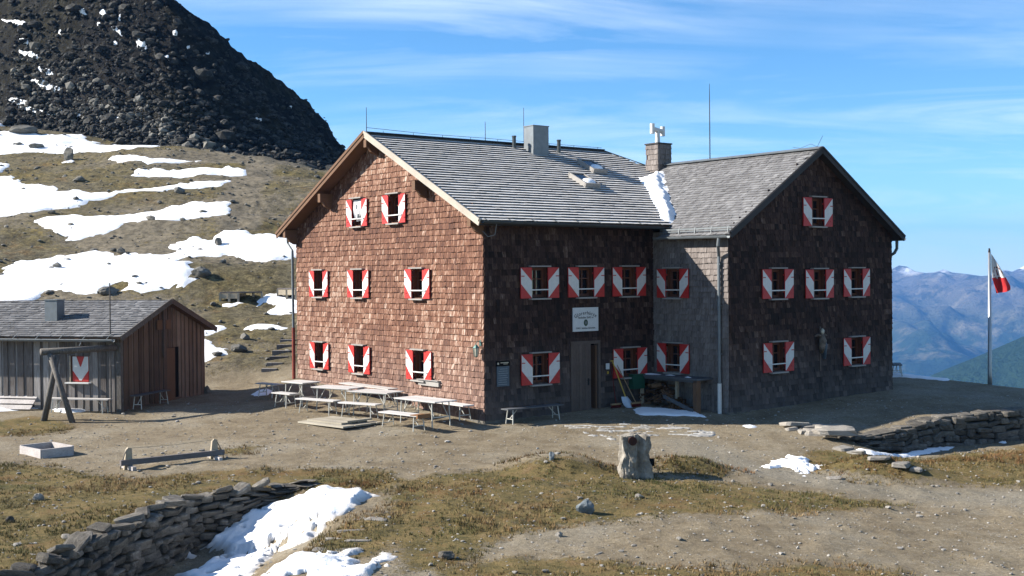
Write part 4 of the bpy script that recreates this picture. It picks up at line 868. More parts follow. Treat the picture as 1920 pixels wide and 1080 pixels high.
# gutters and pipes
def halfpipe(mb, a, b_, r, n=8):
    a, b_ = Vector(a), Vector(b_); d = (b_ - a).normalized(); sx_ = d.cross(Vector((0, 0, 1))).normalized(); P = []
    for p in (a, b_):
        for k_ in range(n + 1):
            t_ = pi + pi * k_ / n
            P.append(p + sx_ * cos(t_) * r + Vector((0, 0, sin(t_) * r)))
    m_ = n + 1; mb.add(P, [(k_, k_ + 1, m_ + k_ + 1, m_ + k_) for k_ in range(n)])
    for s0 in (-1, 1): mb.tube([a + sx_ * s0 * r, b_ + sx_ * s0 * r], .012, 6)
mb = MB(); halfpipe(mb, (-.48, -.62, ZE - .06), (7.05, -.62, ZE - .12), .075)
g1 = part('gutter', mb, [M['zincdark']], hut)
for i in range(9):
    mb = MB(); u0 = -.3 + i * .88; mb.beam((u0, -.70, ZE - .05), (u0, -.40, ZE + .05), .03, .012); part('gutter_bracket', mb, [M['zincdark']], g1)
mb = MB(); mb.tube([(7.0, -.62, ZE - .18), (7.0, -.62, ZE - .42)], [.06, .035], 8); part('gutter_outlet', mb, [M['zincdark']], g1)
mb = MB(); halfpipe(mb, (UA0 - .11, -.42, ZA - .07), (UA0 - .11, -AB - .32, ZA - .10), .075); g2 = part('gutter', mb, [M['zinc']], hut)
mb = MB(); mb.beam((UA0 + .06, -.52, ZA + .17), (UA0 + .06, -AB - .28, ZA + .17), .015, .05); mb.beam((UA0 + .06, -.52, ZA + .10), (UA0 + .06, -AB - .28, ZA + .10), .015, .03)
for i in range(5): mb.beam((UA0 + .02, -.7 - i * .7, ZA + .01), (UA0 + .06, -.7 - i * .7, ZA + .22), .02, .02)
part('snow_guard', mb, [M['zinc']], aroof)
mb = MB(); mb.tube([(UA0 - .11, -3.25, ZA - .16), (UA0 - .11, -3.22, ZA - .38), (IN - .10, -3.02, ZA - .72), (IN - .10, -3.02, .95)], .052, 10); dp = part('downpipe', mb, [M['zinc']], hut)
mb = MB(); mb.tube([(IN - .10, -3.02, .98), (IN - .10, -3.02, .05), (IN - .20, -3.08, -.03)], .068, 10); part('pipe_shoe', mb, [M['white']], dp)
for z0 in (1.9, 3.4, 4.7): mb = MB(); mb.box((IN - .07, -3.02, z0), (.12, .13, .03)); part('pipe_clamp', mb, [M['zinc']], dp)
mb = MB(); mb.tube([(-.10, 12.35, 5.86), (-.10, 12.33, 5.66), (-.10, 11.96, 5.40), (-.10, 11.94, 2.5)], .05, 8); dp = part('downpipe', mb, [M['zinc']], hut)
mb = MB(); mb.tube([(-.10, 11.94, 2.52), (-.10, 11.94, .6)], .066, 8); part('pipe_sleeve', mb, [M['rustred']], dp, label='red painted lower pipe sleeve')
mb = MB(); halfpipe(mb, (15.70, -AB - .3, ZA - .08), (15.70, .5, ZA - .1), .075); part('gutter', mb, [M['zincdark']], hut)
mb = MB(); mb.tube([(15.70, -3.3, ZA - .14), (15.70, -3.3, ZA - .42), (15.58, -3.28, ZA - .58), (15.40, -3.2, ZA - .72), (15.42, -3.2, .3)], .055, 8); part('downpipe', mb, [M['zincdark']], hut)
mb = MB(); mb.tube([(-.06, -.05, 5.72), (-.02, -.25, 5.55), (.05, -.5, 5.6), (.05, -.6, 5.95)], .012, 6); part('cable', mb, [M['zinc']], hut)
# chimneys, cowl, vents, rods
mb = MB(); mb.box((6.245, 5.24, 9.15), (.71, .54, 1.22)); mb.box((6.245, 5.24, 9.775), (.75, .58, .03)); c1 = part('chimney', mb, [M['zinc']], hut, label='plain grey metal clad chimney')
mb = MB(); mb.beam((5.86, 4.94, 8.9), (5.86, 4.94, 8.58), .03, .03); mb.box((6.245, 4.93, 8.62), (.8, .06, .16)); part('flashing', mb, [M['zinc']], c1)
cx0, cx1, cy0, cy1, cz1 = 10.75, 11.41, 3.6, 4.22, 9.27
mb = MB(); mb.box(((cx0 + cx1) / 2, (cy0 + cy1) / 2, 8.45), (cx1 - cx0, cy1 - cy0, 1.62)); c2 = part('chimney', mb, [M['core']], hut, label='square chimney clad in pale brown shingles')
shingles('chimney_shingles', c2, M['shingle_side'], O=(0, cy0, 0), Rt=(1, 0, 0), Up=(0, 0, 1), Nn=(0, -1, 0), poly=[(cx0 - .03, 7.7), (cx1 + .03, 7.7), (cx1 + .03, 9.26), (cx0 - .03, 9.26)], holes=[], exp=.2, wm=.13, th=.03, seed=31)
shingles('chimney_shingles', c2, M['shingle_side'], O=(cx0, 0, 0), Rt=(0, 1, 0), Up=(0, 0, 1), Nn=(-1, 0, 0), poly=[(cy0 - .03, 7.7), (cy1 + .03, 7.7), (cy1 + .03, 9.26), (cy0 - .03, 9.26)], holes=[], exp=.2, wm=.13, th=.03, seed=32)
mb = MB(); mb.box(((cx0 + cx1) / 2, (cy0 + cy1) / 2, 9.30), (.76, .72, .05)); part('chimney_cap', mb, [M['darkbarge']], c2)
mx_, my_ = (cx0 + cx1) / 2 - .04, (cy0 + cy1) / 2
mb = MB(); mb.tube([(mx_, my_, 9.31), (mx_, my_, 9.62), (mx_, my_, 9.80)], [.10, .085, .085], 12); mb.tube([(mx_ - .26, my_, 9.86), (mx_ + .26, my_, 9.80)], .085, 12)
mb.tube([(mx_ - .27, my_, 9.68), (mx_ - .27, my_, 10.06)], .088, 12); mb.tube([(mx_ + .27, my_, 9.62), (mx_ + .27, my_, 9.98)], .088, 12); part('chimney_cowl', mb, [M['white']], c2, label='white H shaped chimney cowl', smooth=False)
def onmain(px, py):
    A = toL(Vector((0, 0, CZ))); A.z = CZ; Bd = ray(px, py); B_ = toL(Vector((0, 0, CZ)) + Bd * 10); B_.z = CZ + Bd.z * 10; d = B_ - A; t_ = (ZE + .5 * TAN + TAN * A.y - A.z) / (d.z - TAN * d.y); return A + d * t_
def onannex(px, py):
    A = toL(Vector((0, 0, CZ))); A.z = CZ; Bd = ray(px, py); B_ = toL(Vector((0, 0, CZ)) + Bd * 10); B_.z = CZ + Bd.z * 10; d = B_ - A; t_ = (ZA + (A.x - UA0) * TA - A.z) / (d.z - TA * d.x); return A + d * t_
for px, py, h in ((964, 277, .38), (1048, 286, .42)):
    p = onmain(px, py); mb = MB(); mb.tube([p - Vector((0, 0, .1)), p + Vector((0, 0, h))], .07, 10); mb.tube([p + Vector((0, 0, h)), p + Vector((0, 0, h + .05))], .085, 10); part('vent_pipe', mb, [M['zincdark']], roof)
for u0, h in ((-.45, .85), (4.45, .72), (6.2, 1.35)):
    mb = MB(); mb.tube([(u0, VR, ZR), (u0, VR, ZR + h)], [.014, .009], 6); part('lightning_rod', mb, [M['iron']], roof)
mb = MB(); mb.tube([(-.45, VR, ZR + .18), (2, VR, ZR + .12), (4.4, VR, ZR + .13), (7, VR, ZR + .11), (10.0, VR, ZR + .10)], .008, 5)
for i in range(9): mb.tube([(.2 + i * 1.2, VR, ZR), (.2 + i * 1.2, VR, ZR + .12)], .008, 5)
part('lightning_wire', mb, [M['iron']], roof)
mb = MB(); mb.tube([(UAR, 1.35, ZAR - .05), (UAR, 1.35, ZAR + 1.2), (UAR + .01, 1.36, ZAR + 2.2), (UAR, 1.35, ZAR + 2.75)], [.022, .02, .016, .008], 6); part('antenna_mast', mb, [M['iron']], aroof)
mb = MB(); mb.tube([(UAR, -AB - .2, ZAR), (UAR - .05, -AB + .1, ZAR + .16), (UAR - .1, -AB + .5, ZAR + .05), (UAR, -AB + .9, ZAR + .12)], .007, 5); mb.tube([(UAR, -AB - .1, ZAR + .02), (UAR + .05, -AB - .3, ZAR + .4)], .007, 5); part('lightning_wire', mb, [M['iron']], aroof)
# skylights
for (px, py) in ((1097, 351), (1112, 324)):
    p = onmain(px, py); o = bpy.data.objects.new('tmp', None); Mx = Matrix(((1, 0, 0), (0, ct, -TAN * ct), (0, TAN * ct, ct)))
    def T_(x, y, z): return p + Mx @ Vector((x, y, z))
    mb = MB(); W_, L_, H_ = .62, .95, .16
    for a, b_, wd_ in (((0, 0), (0, L_), .06), ((W_, 0), (W_, L_), .06), ((-.03, 0), (W_ + .03, 0), .06), ((-.03, L_), (W_ + .03, L_), .06)):
        mb.beam(T_(*a, H_ / 2), T_(*b_, H_ / 2), wd_, H_, up=Mx @ Vector((0, 0, 1)))
    sk = part('skylight', mb, [M['ledge']], roof)
    mb = MB(); mb.quad(T_(.02, .02, H_ - .03), T_(W_ - .02, .02, H_ - .03), T_(W_ - .02, L_ - .02, H_ - .03), T_(.02, L_ - .02, H_ - .03)); part('pane', mb, [M['glass']], sk)
    mb = MB(); n_ = 10; P_ = []
    for j in range(n_ + 1):
        for i in range(n_ + 1):
            x, y = i / n_, j / n_; e = max(0, 1 - ((x - .55) / .45) ** 2 - ((y - .35) / .36) ** 2); P_.append(T_(.05 + x * .52, .04 + y * .6, H_ - .035 + .09 * math.sqrt(e)))
    mb.add(P_, [(j * (n_ + 1) + i, j * (n_ + 1) + i + 1, (j + 1) * (n_ + 1) + i + 1, (j + 1) * (n_ + 1) + i) for j in range(n_) for i in range(n_)]); part('snow_cap', mb, [M['snow']], sk, smooth=True)
# snow lying in the valley between both roofs
ml = [onmain(*q) for q in ((1240, 412), (1236, 400), (1228, 385), (1218, 368), (1211, 352), (1202, 341), (1198, 333))]; al = [onannex(*q) for q in ((1238, 322), (1244, 327), (1246, 345), (1253, 362), (1259, 380), (1266, 396), (1268, 408), (1258, 418))]
PV = [(p.x, p.y) for p in ml] + [(p.x, p.y) for p in al]; a = np.array(PV); xs = np.arange(a[:, 0].min() - .3, a[:, 0].max() + .3, .05); ys = np.arange(max(-.52, a[:, 1].min() - .3), a[:, 1].max() + .3, .05)
X, Y = np.meshgrid(xs, ys); sd = polydist(X, Y, PV) + .09 * fbm(X * 4, Y * 4, 3, 501)
zz_ = np.maximum(ZE + (Y + .5) * TAN, ZA + (X - UA0) * TA); ux = UA0 + (ZE + (Y + .5) * TAN - ZA) / TA
Z = zz_ + .12 * np.clip(sd / .22, -1.2, 1) + .16 * np.exp(-((X - ux) / .35) ** 2) * np.clip(sd / .3, 0, 1) + .03 * fbm(X * 4, Y * 4, 3, 502)
kp = sd > -.2; fk = (kp[:-1, :-1] | kp[1:, 1:]); n_ = X.shape[1]; ii = (np.arange(X.shape[0] - 1)[:, None] * n_ + np.arange(n_ - 1)[None, :])[fk]; F = np.stack([ii, ii + 1, ii + 1 + n_, ii + n_], -1); uq, inv = np.unique(F, return_inverse=True)
link('valley_snow', npmesh('valley_snow', np.stack([X.ravel(), Y.ravel(), Z.ravel()], 1)[uq], inv.reshape(-1, 4), M['snow'], smooth=True), roof, 'stuff')
# small crusts of snow left on the main roof
VS, FS, kq = [], [], 0; rn = random.Random(77)
# door
mb = MB(); mb.box((3.36, .05, 1.0), (.09, .22, 2.5)); mb.box((4.50, .05, 1.0), (.09, .22, 2.5)); mb.box((3.93, .05, 2.26), (1.23, .22, .10)); fr = part('door_frame', mb, [M['door']], hut)
mb = MB(); mb.quad((3.3, .9, -.4), (4.56, .9, -.4), (4.56, .9, 2.3), (3.3, .9, 2.3)); mb.quad((3.36, .1, -.4), (3.36, .9, -.4), (3.36, .9, 2.3), (3.36, .1, 2.3)); mb.quad((4.5, .1, -.4), (4.5, .9, -.4), (4.5, .9, 2.3), (4.5, .1, 2.3)); mb.quad((3.3, .1, 2.25), (4.56, .1, 2.25), (4.56, .9, 2.25), (3.3, .9, 2.25)); part('hallway', mb, [M['black']], hut)  # hallway faces coloured near black to stand for the shade inside
mb = MB(); W_ = .74
for i in range(6): mb.box((3.405 + W_ * (i + .5) / 6, -.035 + .004 * (i % 2), 1.14), (W_ / 6 - .006, .045, 2.14), 0, R.random())
dr_ = part('door', mb, [M['door']], hut, label='weathered plank door leaf, closed')
mb = MB(); mb.box((4.02, -.075, 1.02), (.035, .03, .22)); mb.tube([(4.02, -.09, 1.08), (4.02, -.15, 1.08), (3.9, -.15, 1.07)], .011, 6); part('handle', mb, [M['iron']], dr_)
mb = MB(); mb.box((4.42, .32, 1.1), (.05, .62, 2.1)); part('door', mb, [M['soffit']], hut, label='right door leaf folded open into the dark hallway')
mb = MB(); mb.box((3.93, -.22, .0), (1.35, .5, .14)); part('doorstep', mb, [M['slab']], hut)

# ------------------------------------------------------------ things on the hut walls
def hth(name, label, cat, u, v, z, rz=0, group=None):
    p = toW(u, v, z); return thing(name, label, cat, p, YAW + rz, group)
def text_mesh(s, size, mat, ext=.002):
    cu = bpy.data.curves.new('lettering', 'FONT'); cu.body = s; cu.size = size; cu.extrude = ext; cu.align_x = 'CENTER'; cu.resolution_u = 3
    o = bpy.data.objects.new('tmp', cu); C.objects.link(o); dg = bpy.context.evaluated_depsgraph_get(); me = bpy.data.meshes.new_from_object(o.evaluated_get(dg)); bpy.data.objects.remove(o); me.materials.clear(); me.materials.append(mat); return me
sg = hth('hut_sign', 'white board above the door with black lettering and a green emblem', 'sign', 3.93, -.05, 2.62)
mb = MB(); mb.box((0, 0, .375), (1.06, .03, .75)); part('board', mb, [M['signwhite']], sg)
word = 'Glorerhütte'; R0 = .78
for i, ch in enumerate(word):
    me = text_mesh(ch, .165, M['ink']); t_ = (i - (len(word) - 1) / 2) * .103; o = link('letter', me, sg); o.location = (R0 * sin(t_) * 1.02, -.02, .53 - R0 * (1 - cos(t_)) * .9 - .0); o.rotation_euler = (pi / 2, t_, 0)
for s0, sz0, z0 in (('Seehöhe 2642 m', .095, .405), ('DAV  Sektion Eichstätt', .085, .075)):
    o = link('lettering', text_mesh(s0, sz0, M['ink']), sg); o.location = (0, -.02, z0); o.rotation_euler = (pi / 2, 0, 0)
mb = MB(); mb.prism([(.085 * cos(k_ * pi / 10), -.016, .27 + .105 * sin(k_ * pi / 10)) for k_ in range(20)], (0, -.006, 0), 0)
mb.prism([((.062 if k_ % 2 else .03) * cos(k_ * pi / 8), -.0225, .27 + (.075 if k_ % 2 else .036) * sin(k_ * pi / 8)) for k_ in range(16)], (0, -.003, 0), 1); part('emblem', mb, [M['emblemgreen'], M['zinc']], sg)
nb_ = hth('notice_board', 'dark slate board with a black header fixed left of the entrance window', 'notice board', .64, -.05, 1.08)
mb = MB(); mb.box((0, 0, .30), (.46, .025, .60)); part('panel', mb, [M['board']], nb_)
mb = MB(); mb.box((0, -.004, .69), (.50, .03, .15)); part('header', mb, [M['black']], nb_)
mb = MB(); mb.box((.05, -.022, .71), (.30, .004, .025)); mb.box((.09, -.022, .67), (.16, .004, .018)); mb.box((-.19, -.022, .69), (.06, .004, .06)); part('header_lettering', mb, [M['lampglass']], nb_)
mb = MB()
for k_ in range(8): mb.box((R.uniform(-.02, .02), -.015, .06 + k_ * .066), (R.uniform(.28, .38), .003, .016))
part('lettering', mb, [M['boardline']], nb_)
lm = hth('wall_lamp', 'old lantern with cream glass on the corner of the sunlit gable', 'lamp', -.03, .16, 1.96)
mb = MB(); mb.tube([(0, 0, .46), (-.10, 0, .50), (-.16, 0, .44), (-.16, 0, .38)], .012, 6); mb.box((0, 0, .44), (.02, .09, .16)); part('bracket', mb, [M['patina']], lm)
mb = MB(); mb.tube([(-.16, 0, .40), (-.16, 0, .36), (-.16, 0, .30)], [.02, .06, .11], 6); mb.tube([(-.16, 0, .05), (-.16, 0, .02)], [.06, .03], 6)
for k_ in range(6): mb.tube([(-.16 + .10 * cos(k_ * pi / 3), .10 * sin(k_ * pi / 3), .30), (-.16 + .062 * cos(k_ * pi / 3), .062 * sin(k_ * pi / 3), .05)], .007, 4)
part('cage', mb, [M['patina']], lm); mb = MB(); mb.tube([(-.16, 0, .05), (-.16, 0, .30)], [.055, .092], 6); part('glass', mb, [M['lampglass']], lm)
nm_ = hth('wall_box', 'narrow white board fixed low on the gable beneath the right window', 'board', -.05, 2.88, 1.0)
mb = MB(); mb.box((0, 0, .03), (.10, 1.15, .17)); mb.box((-.03, 0, .125), (.14, 1.18, .02)); part('board', mb, [M['ledge']], nm_)
sw = hth('door_notice', 'small white paper notice on the wall right of the door', 'notice', 4.86, -.045, 1.38)
mb = MB(); mb.box((0, 0, .08), (.15, .012, .19)); part('paper', mb, [M['signwhite']], sw); mb = MB(); mb.box((0, -.01, -.12), (.05, .03, .08)); part('tag', mb, [M['yellow']], sw)
cr = hth('carved_figure', 'small carved and painted figure hanging between the lower annex windows', 'carving', 11.34, -AB - .06, 1.70)
mb = MB(); mb.beam((0, .02, -.55), (0, .02, .92), .06, .03, up=(0, 1, 0)); mb.beam((-.3, .0, .62), (.3, .0, .62), .03, .06); part('cross', mb, [M['door']], cr)
mb = MB(); mb.tube([(0, -.05, .02), (-.03, -.07, .2), (.02, -.07, .45), (0, -.06, .66)], [.03, .10, .13, .06], 8); mb.tube([(.02, -.06, .58), (.17, -.04, .66), (.28, -.03, .62)], [.045, .03, .02], 6); mb.tube([(-.02, -.06, .58), (-.17, -.04, .66), (-.28, -.03, .64)], [.045, .03, .02], 6); part('body', mb, [M['crown']], cr, smooth=True)
mb = MB(); mb.tube([(0, -.07, .66), (0, -.08, .72), (0, -.08, .80), (0, -.07, .86)], [.035, .06, .065, .02], 8); part('head', mb, [M['lampglass']], cr, smooth=True)
mb = MB(); mb.tube([(.06, -.06, .5), (.13, -.07, .3), (.12, -.06, -.15)], [.04, .09, .05], 7); part('cloth', mb, [M['board']], cr, smooth=True)
gb = hth('green_box', 'dark green plastic box hung on the wall below the window beside the door', 'box', 6.05, -.14, .68)
mb = MB(); mb.box((0, 0, .22), (.50, .22, .44)); part('body', mb, [M['green']], gb); mb = MB(); mb.box((0, -.01, .455), (.54, .26, .035)); part('lid', mb, [M['green']], gb)

# shelf with posts and the firewood under it
sf = hth('wood_store', 'dark snow dusted shelf on posts built over the firewood in the corner', 'shelf', 0, 0, 0)
mb = MB(); mb.box((6.58, -1.3, 1.10), (.72, 2.75, .06)); part('shelf_board', mb, [M['darkseat']], sf)
for x, y, d in ((6.36, -2.52, .17), (6.60, -1.42, .09), (6.3, -.12, .09)): mb = MB(); mb.box((x, y, .55), (d, d, 1.05)); part('post', mb, [M['pale'] if d < .1 else M['soffit']], sf)
mb = MB(); mb.beam((6.3, -2.6, 1.035), (6.3, 0, 1.035), .05, .07); part('rail', mb, [M['darkseat']], sf)
mb = MB()
for (x, y, a_, b_) in ((6.5, -.35, .25, .5), (6.62, -1.1, .1, .25), (6.45, -2.05, .07, .16)):
    n_ = 8; P_ = [(x, y, 1.17)] + [(x + a_ * cos(k_ * pi / 4) * R.uniform(.7, 1.1), y + b_ * sin(k_ * pi / 4) * R.uniform(.7, 1.1), 1.132) for k_ in range(8)]; mb.add(P_, [(0, 1 + k_, 1 + (k_ + 1) % 8) for k_ in range(8)])
part('shelf_snow', mb, [M['snow']], sf, smooth=True)
fw = hth('firewood_pile', 'heap of split firewood under the shelf in the hut corner', 'firewood', 0, 0, 0)
for i in range(95):
    t_ = R.random(); v0 = .0 - t_ * 1.9; hmax = .72 * (1 - max(0, (t_ - .45) / .55) ** 1.2) + .05; z0 = .1 + R.random() ** .8 * hmax; u0 = 6.3 + R.random() * .55; a_ = R.gauss(0, .35); l_ = R.uniform(.22, .34); r_ = R.uniform(.035, .065)
    d = Vector((cos(a_), sin(a_) * .8, R.gauss(0, .2))).normalized() * l_ / 2; p = Vector((u0, v0, z0)); mb = MB(); mb.tube([p - d, p + d], r_, 3 + i % 3, 0, R.random()); part('log', mb, [M['firewood']], fw)
mb = MB(); mb.beam((6.2, -1.2, .5), (6.2, -2.5, .12), .03, .12); part('board', mb, [M['darkseat']], fw)
# brooms and shovel
def g0(u, v): p = toW(u, v); return G(p.x, p.y)
sv = hth('snow_shovel', 'yellow handled shovel with pale blue blade leaning by the door', 'shovel', 5.25, -.5, g0(5.25, -.5))
mb = MB(); mb.tube([(-.22, .42, 1.50), (.02, .05, .32)], .02, 8); mb.tube([(-.30, .42, 1.50), (-.14, .42, 1.50)], .018, 6); part('handle', mb, [M['yellow']], sv)
mb = MB(); n_ = 6; P_ = []
for j in range(n_ + 1):
    for i in range(n_ + 1):
        x = (i / n_ - .5); t_ = j / n_; wd_ = .34 * (.72 + .4 * sin(min(1, t_ * 1.6) * pi / 2)) * (1 if t_ < .8 else 1 - (t_ - .8) * 1.6); P_.append((.02 + .14 * t_ + x * wd_, .04 - .10 * t_ + .28 * x * x * 1.2, .36 - .36 * t_))
k_ = (n_ + 1) ** 2; P_ += [(a + .0, b_ + .012, c_) for a, b_, c_ in P_]; FF = [(j * (n_ + 1) + i, j * (n_ + 1) + i + 1, (j + 1) * (n_ + 1) + i + 1, (j + 1) * (n_ + 1) + i) for j in range(n_) for i in range(n_)]
mb.add(P_, FF + [tuple(q + k_ for q in f) for f in FF]); part('blade', mb, [M['bluewhite']], sv, smooth=True)
for u0, v0, tx, mt_, lb in ((5.62, -.55, -.42, 'handle', 'broom with pale wooden handle and dark red head beside the shovel'), (5.0, -.28, -.02, 'broom', 'dark red broom standing upright behind the shovel')):
    br = hth('broom', lb, 'broom', u0, v0, g0(u0, v0)); mb = MB(); mb.tube([(tx, -v0 - .06, 1.42), (0, 0, .12)], .014, 8); part('handle', mb, [M[mt_]], br)
    mb = MB(); mb.box((0, 0, .12), (.42, .07, .05)); part('head', mb, [M['handle']], br); mb = MB()
    for k_ in range(20): mb.beam((-.19 + k_ * .02, 0, .1), (-.20 + k_ * .021, -.02 + .04 * (k_ % 2), .0), .016, .05)
    part('bristles', mb, [M['broom']], br)

# ------------------------------------------------------------ tables and benches
def make_table(name, label, c, ln, wd_, tilt, h=.76, group='folding tables along the gable wall'):
    p = toW(*c); t = thing(name, label, 'table', (p.x, p.y, G(p.x, p.y)), YAW - radians(tilt) * -1, group)
    t.rotation_euler = (0, 0, YAW + radians(tilt))
    n_ = 4
    for i in range(n_): mb = MB(); mb.box((wd_ * ((i + .5) / n_ - .5), 0, h - .015), (wd_ / n_ - .008, ln, .03), 0, R.random()); part('plank', mb, [M['table']], t)
    mb = MB()
    for s0 in (-.36, .36): mb.box((0, ln * s0, h - .045), (wd_ * .86, .05, .028))
    for s0 in (-1, 1): mb.beam((s0 * wd_ * .42, -ln * .46, h - .043), (s0 * wd_ * .42, ln * .46, h - .043), .03, .03)
    part('top_frame', mb, [M['legs']], t)
    for sy in (-1, 1):
        y0 = sy * ln * .37
        for sx_ in (-1, 1): mb = MB(); mb.tube([(sx_ * wd_ * .38, y0, h - .05), (sx_ * wd_ * .40, y0 + sy * .03, .0)], .02, 6); part('leg', mb, [M['legs']], t)
        mb = MB(); mb.beam((-wd_ * .39, y0 + sy * .02, .28), (wd_ * .39, y0 + sy * .02, .28), .02, .03); part('crossbar', mb, [M['legs']], t)
        for sx_ in (-1, 1): mb = MB(); mb.beam((sx_ * wd_ * .3, y0 - sy * .26, h - .06), (sx_ * wd_ * .3, y0 + sy * .01, .32), .022, .018); part('brace', mb, [M['legs']], t)
    return t
def make_bench(label, c, ln, wd_, tilt, h=.46, seat='table', group=None, world=None, end=None):
    p = toW(*c) if world is None else Vector((world[0], world[1], 0)); rz = YAW + radians(tilt) if world is None else world[2]
    t = thing('bench', label, 'bench', (p.x, p.y, G(p.x, p.y)), rz, group)
    for i in range(2): mb = MB(); mb.box((wd_ * ((i + .5) / 2 - .5), 0, h - .015), (wd_ / 2 - .007, ln, .034), 0, R.random()); part('seat', mb, [M[seat]], t)
    for sy in (-1, 1):
        y0 = sy * (ln / 2 - .22)
        for sx_ in (-1, 1): mb = MB(); mb.tube([(sx_ * wd_ * .36, y0, h - .03), (sx_ * wd_ * .50, y0 + sy * .04, .0)], .017, 6); part('leg', mb, [M['legs']], t)
        mb = MB(); mb.beam((-wd_ * .44, y0 + sy * .02, .15), (wd_ * .44, y0 + sy * .02, .15), .02, .025); part('crossbar', mb, [M['legs']], t)
        mb = MB(); mb.beam((0, y0 - sy * .26, h - .04), (0, y0 + sy * .015, .16), .022, .018); part('brace', mb, [M['legs']], t)
    if end: mb = MB(); mb.box((0, -ln / 2 - .02, h - .02), (wd_ + .06, .05, .12)); mb.box((0, -ln / 2 + .16, h + .006), (wd_ + .02, .32, .012)); part('seat_end', mb, [M['endgrain']], t, label='brown unpainted end board')
    return t
make_table('folding_table', 'pale folding table farthest from the camera, nearest the red pipe', (-2.72, 6.38), 1.12, .76, 10)
make_table('folding_table', 'pale folding table second from the far end of the row', (-2.38, 4.58), 1.55, .80, 20)
make_table('folding_table', 'pale folding table second from the hut corner', (-1.90, 3.10), 1.60, .80, 18)
make_table('folding_table', 'pale folding table nearest the hut corner and the camera', (-1.50, .95), 1.95, .84, 5)
BG = 'benches around the tables'
make_bench('short pale bench in front of the farthest table', (-3.32, 6.32), .95, .40, 10, group=BG)
make_bench('pale bench in front of the second farthest table', (-3.08, 4.60), 1.62, .36, 18, group=BG)
make_bench('pale bench behind the stack of deck planks', (-2.45, 3.12), 1.50, .36, 20, group=BG)
make_bench('bench with a brown unpainted end, nearest the camera', (-2.36, .80), 1.75, .44, 8, group=BG, end=True)
make_bench('long pale bench against the gable wall ending by the hut corner', (-.42, 1.95), 3.4, .42, 0, group=BG)
make_bench('pale bench against the gable wall behind the far tables', (-.45, 6.0), 3.2, .40, 0, group=BG)
p = hit(505, 745); make_bench('shaded bench standing beyond the farthest table', None, 1.1, .34, 0, group=BG, world=(p.x, p.y, YAW + .2))
make_bench('dark topped bench with pale legs against the entrance wall', (1.33, -.62), 2.15, .34, -90, seat='darkseat')
dk = hth('plank_stack', 'low stack of pale deck planks lying on the ground before the benches', 'planks', -3.45, 2.65, g0(-3.45, 2.65), radians(10))
for i in range(7): mb = MB(); mb.box((-.62 + i * .215 + R.uniform(-.01, .01), R.uniform(-.06, .06), .03), (.20, 2.1, .05), 0, R.random()); part('plank', mb, [M['deck']], dk)
for i in range(5): mb = MB(); mb.box((-.40 + i * .205, .10 + R.uniform(-.05, .05), .085), (.19, 1.6, .05), 0, R.random()); part('plank', mb, [M['deck']], dk)
mb = MB(); mb.box((.15, -.72, .135), (.95, .16, .05)); part('plank', mb, [M['deck']], dk)
make_bench('small dark bench beyond the annex corner at the terrace edge', None, 1.2, .36, 0, .44, 'darkseat', world=(14.6, 46.2, YAW - .9))

# ------------------------------------------------------------ shed
NX, NY, SZ = -12.50, 38.6, .12; ga = math.atan2(.97, .245)
shed = thing('wooden_shed', 'low brown plank shed with a grey shingled roof left of the hut', 'shed', (NX, NY, SZ), ga)
SW, SL = 5.4, 8.6; zs = lambda x: 2.50 + (min(x, SW - x) + .35) * .35 - .10
mb = MB(); mb.quad((.03, 0.03, -.3), (SW, .03, -.3), (SW, .03, zs(0)), (.03, .03, zs(0))); mb.add([(0.03, .03, zs(0)), (SW, .03, zs(0)), (SW / 2, .03, zs(SW / 2) - .02)], [(0, 1, 2)])
mb.quad((.03, .03, -.3), (.03, SL, -.3), (.03, SL, zs(0)), (.03, .03, zs(0))); mb.quad((SW, 0.03, -.3), (SW, SL, -.3), (SW, SL, zs(0)), (SW, .03, zs(0))); mb.quad((0, SL, -.3), (SW, SL, -.3), (SW, SL, zs(0)), (0, SL, zs(0)))
swl = part('wall', mb, [M['core']], shed)
DX = (2.78, 3.36)
x = .02; i = 0
while x < SW:
    w_ = R.uniform(.13, .21); xm = x + w_ / 2; z1 = zs(xm) + .02; z0 = -.3
    if DX[0] < xm < DX[1] + .35: z0 = 1.92
    mb = MB(); mb.box((xm, -.012 - (.03 if i % 2 else 0), (z0 + z1) / 2), (w_ - .004 + (.03 if i % 2 else 0), .025, z1 - z0), 0, R.random()); part('plank', mb, [M['plankred']], shed); x += w_ * (.86); i += 1
y = .02; i = 0; wy = (1.02, 1.78)
while y < SL:
    w_ = R.uniform(.13, .21); ym = y + w_ / 2; off = -.012 - (.032 if i % 2 else 0); ww = w_ - .004 + (.03 if i % 2 else 0)
    spans = [(-.3, zs(0) + .05)] if not (wy[0] < ym < wy[1]) else [(-.3, .98), (1.82, zs(0) + .05)]
    for a, b_ in spans: mb = MB(); mb.box((off, ym, (a + b_) / 2), (.025, ww, b_ - a), 0, R.random()); part('plank', mb, [M['plank']], shed)
    y += w_ * .86; i += 1
mb = MB(); mb.box((-.02, -.03, 1.1), (.15, .15, 2.9), 0, .4); part('corner_post', mb, [M['log']], shed)
mb = MB(); mb.box(((DX[0] + DX[1]) / 2, -.03, .82), (DX[1] - DX[0], .04, 2.16)); part('door', mb, [M['soffit']], shed, label='lighter brown narrow door'); mb = MB(); mb.box((DX[1] + .2, .02, .82), (.36, .02, 2.2)); part('door_gap_shade', mb, [M['black']], shed)  # the gap is a black panel painted as shade, not an opening
mb = MB(); mb.box((SW / 2 - .12, -.09, 2.45), (.12, .06, 1.7)); part('centre_post', mb, [M['door']], shed)
for x0 in (2.28, 2.86): mb = MB(); mb.box((x0, -.10, 2.72), (.34, .03, .32)); part('name_board', mb, [M['ledge'] if False else M['soffit']], shed, label='small square pinkish board under the ridge')
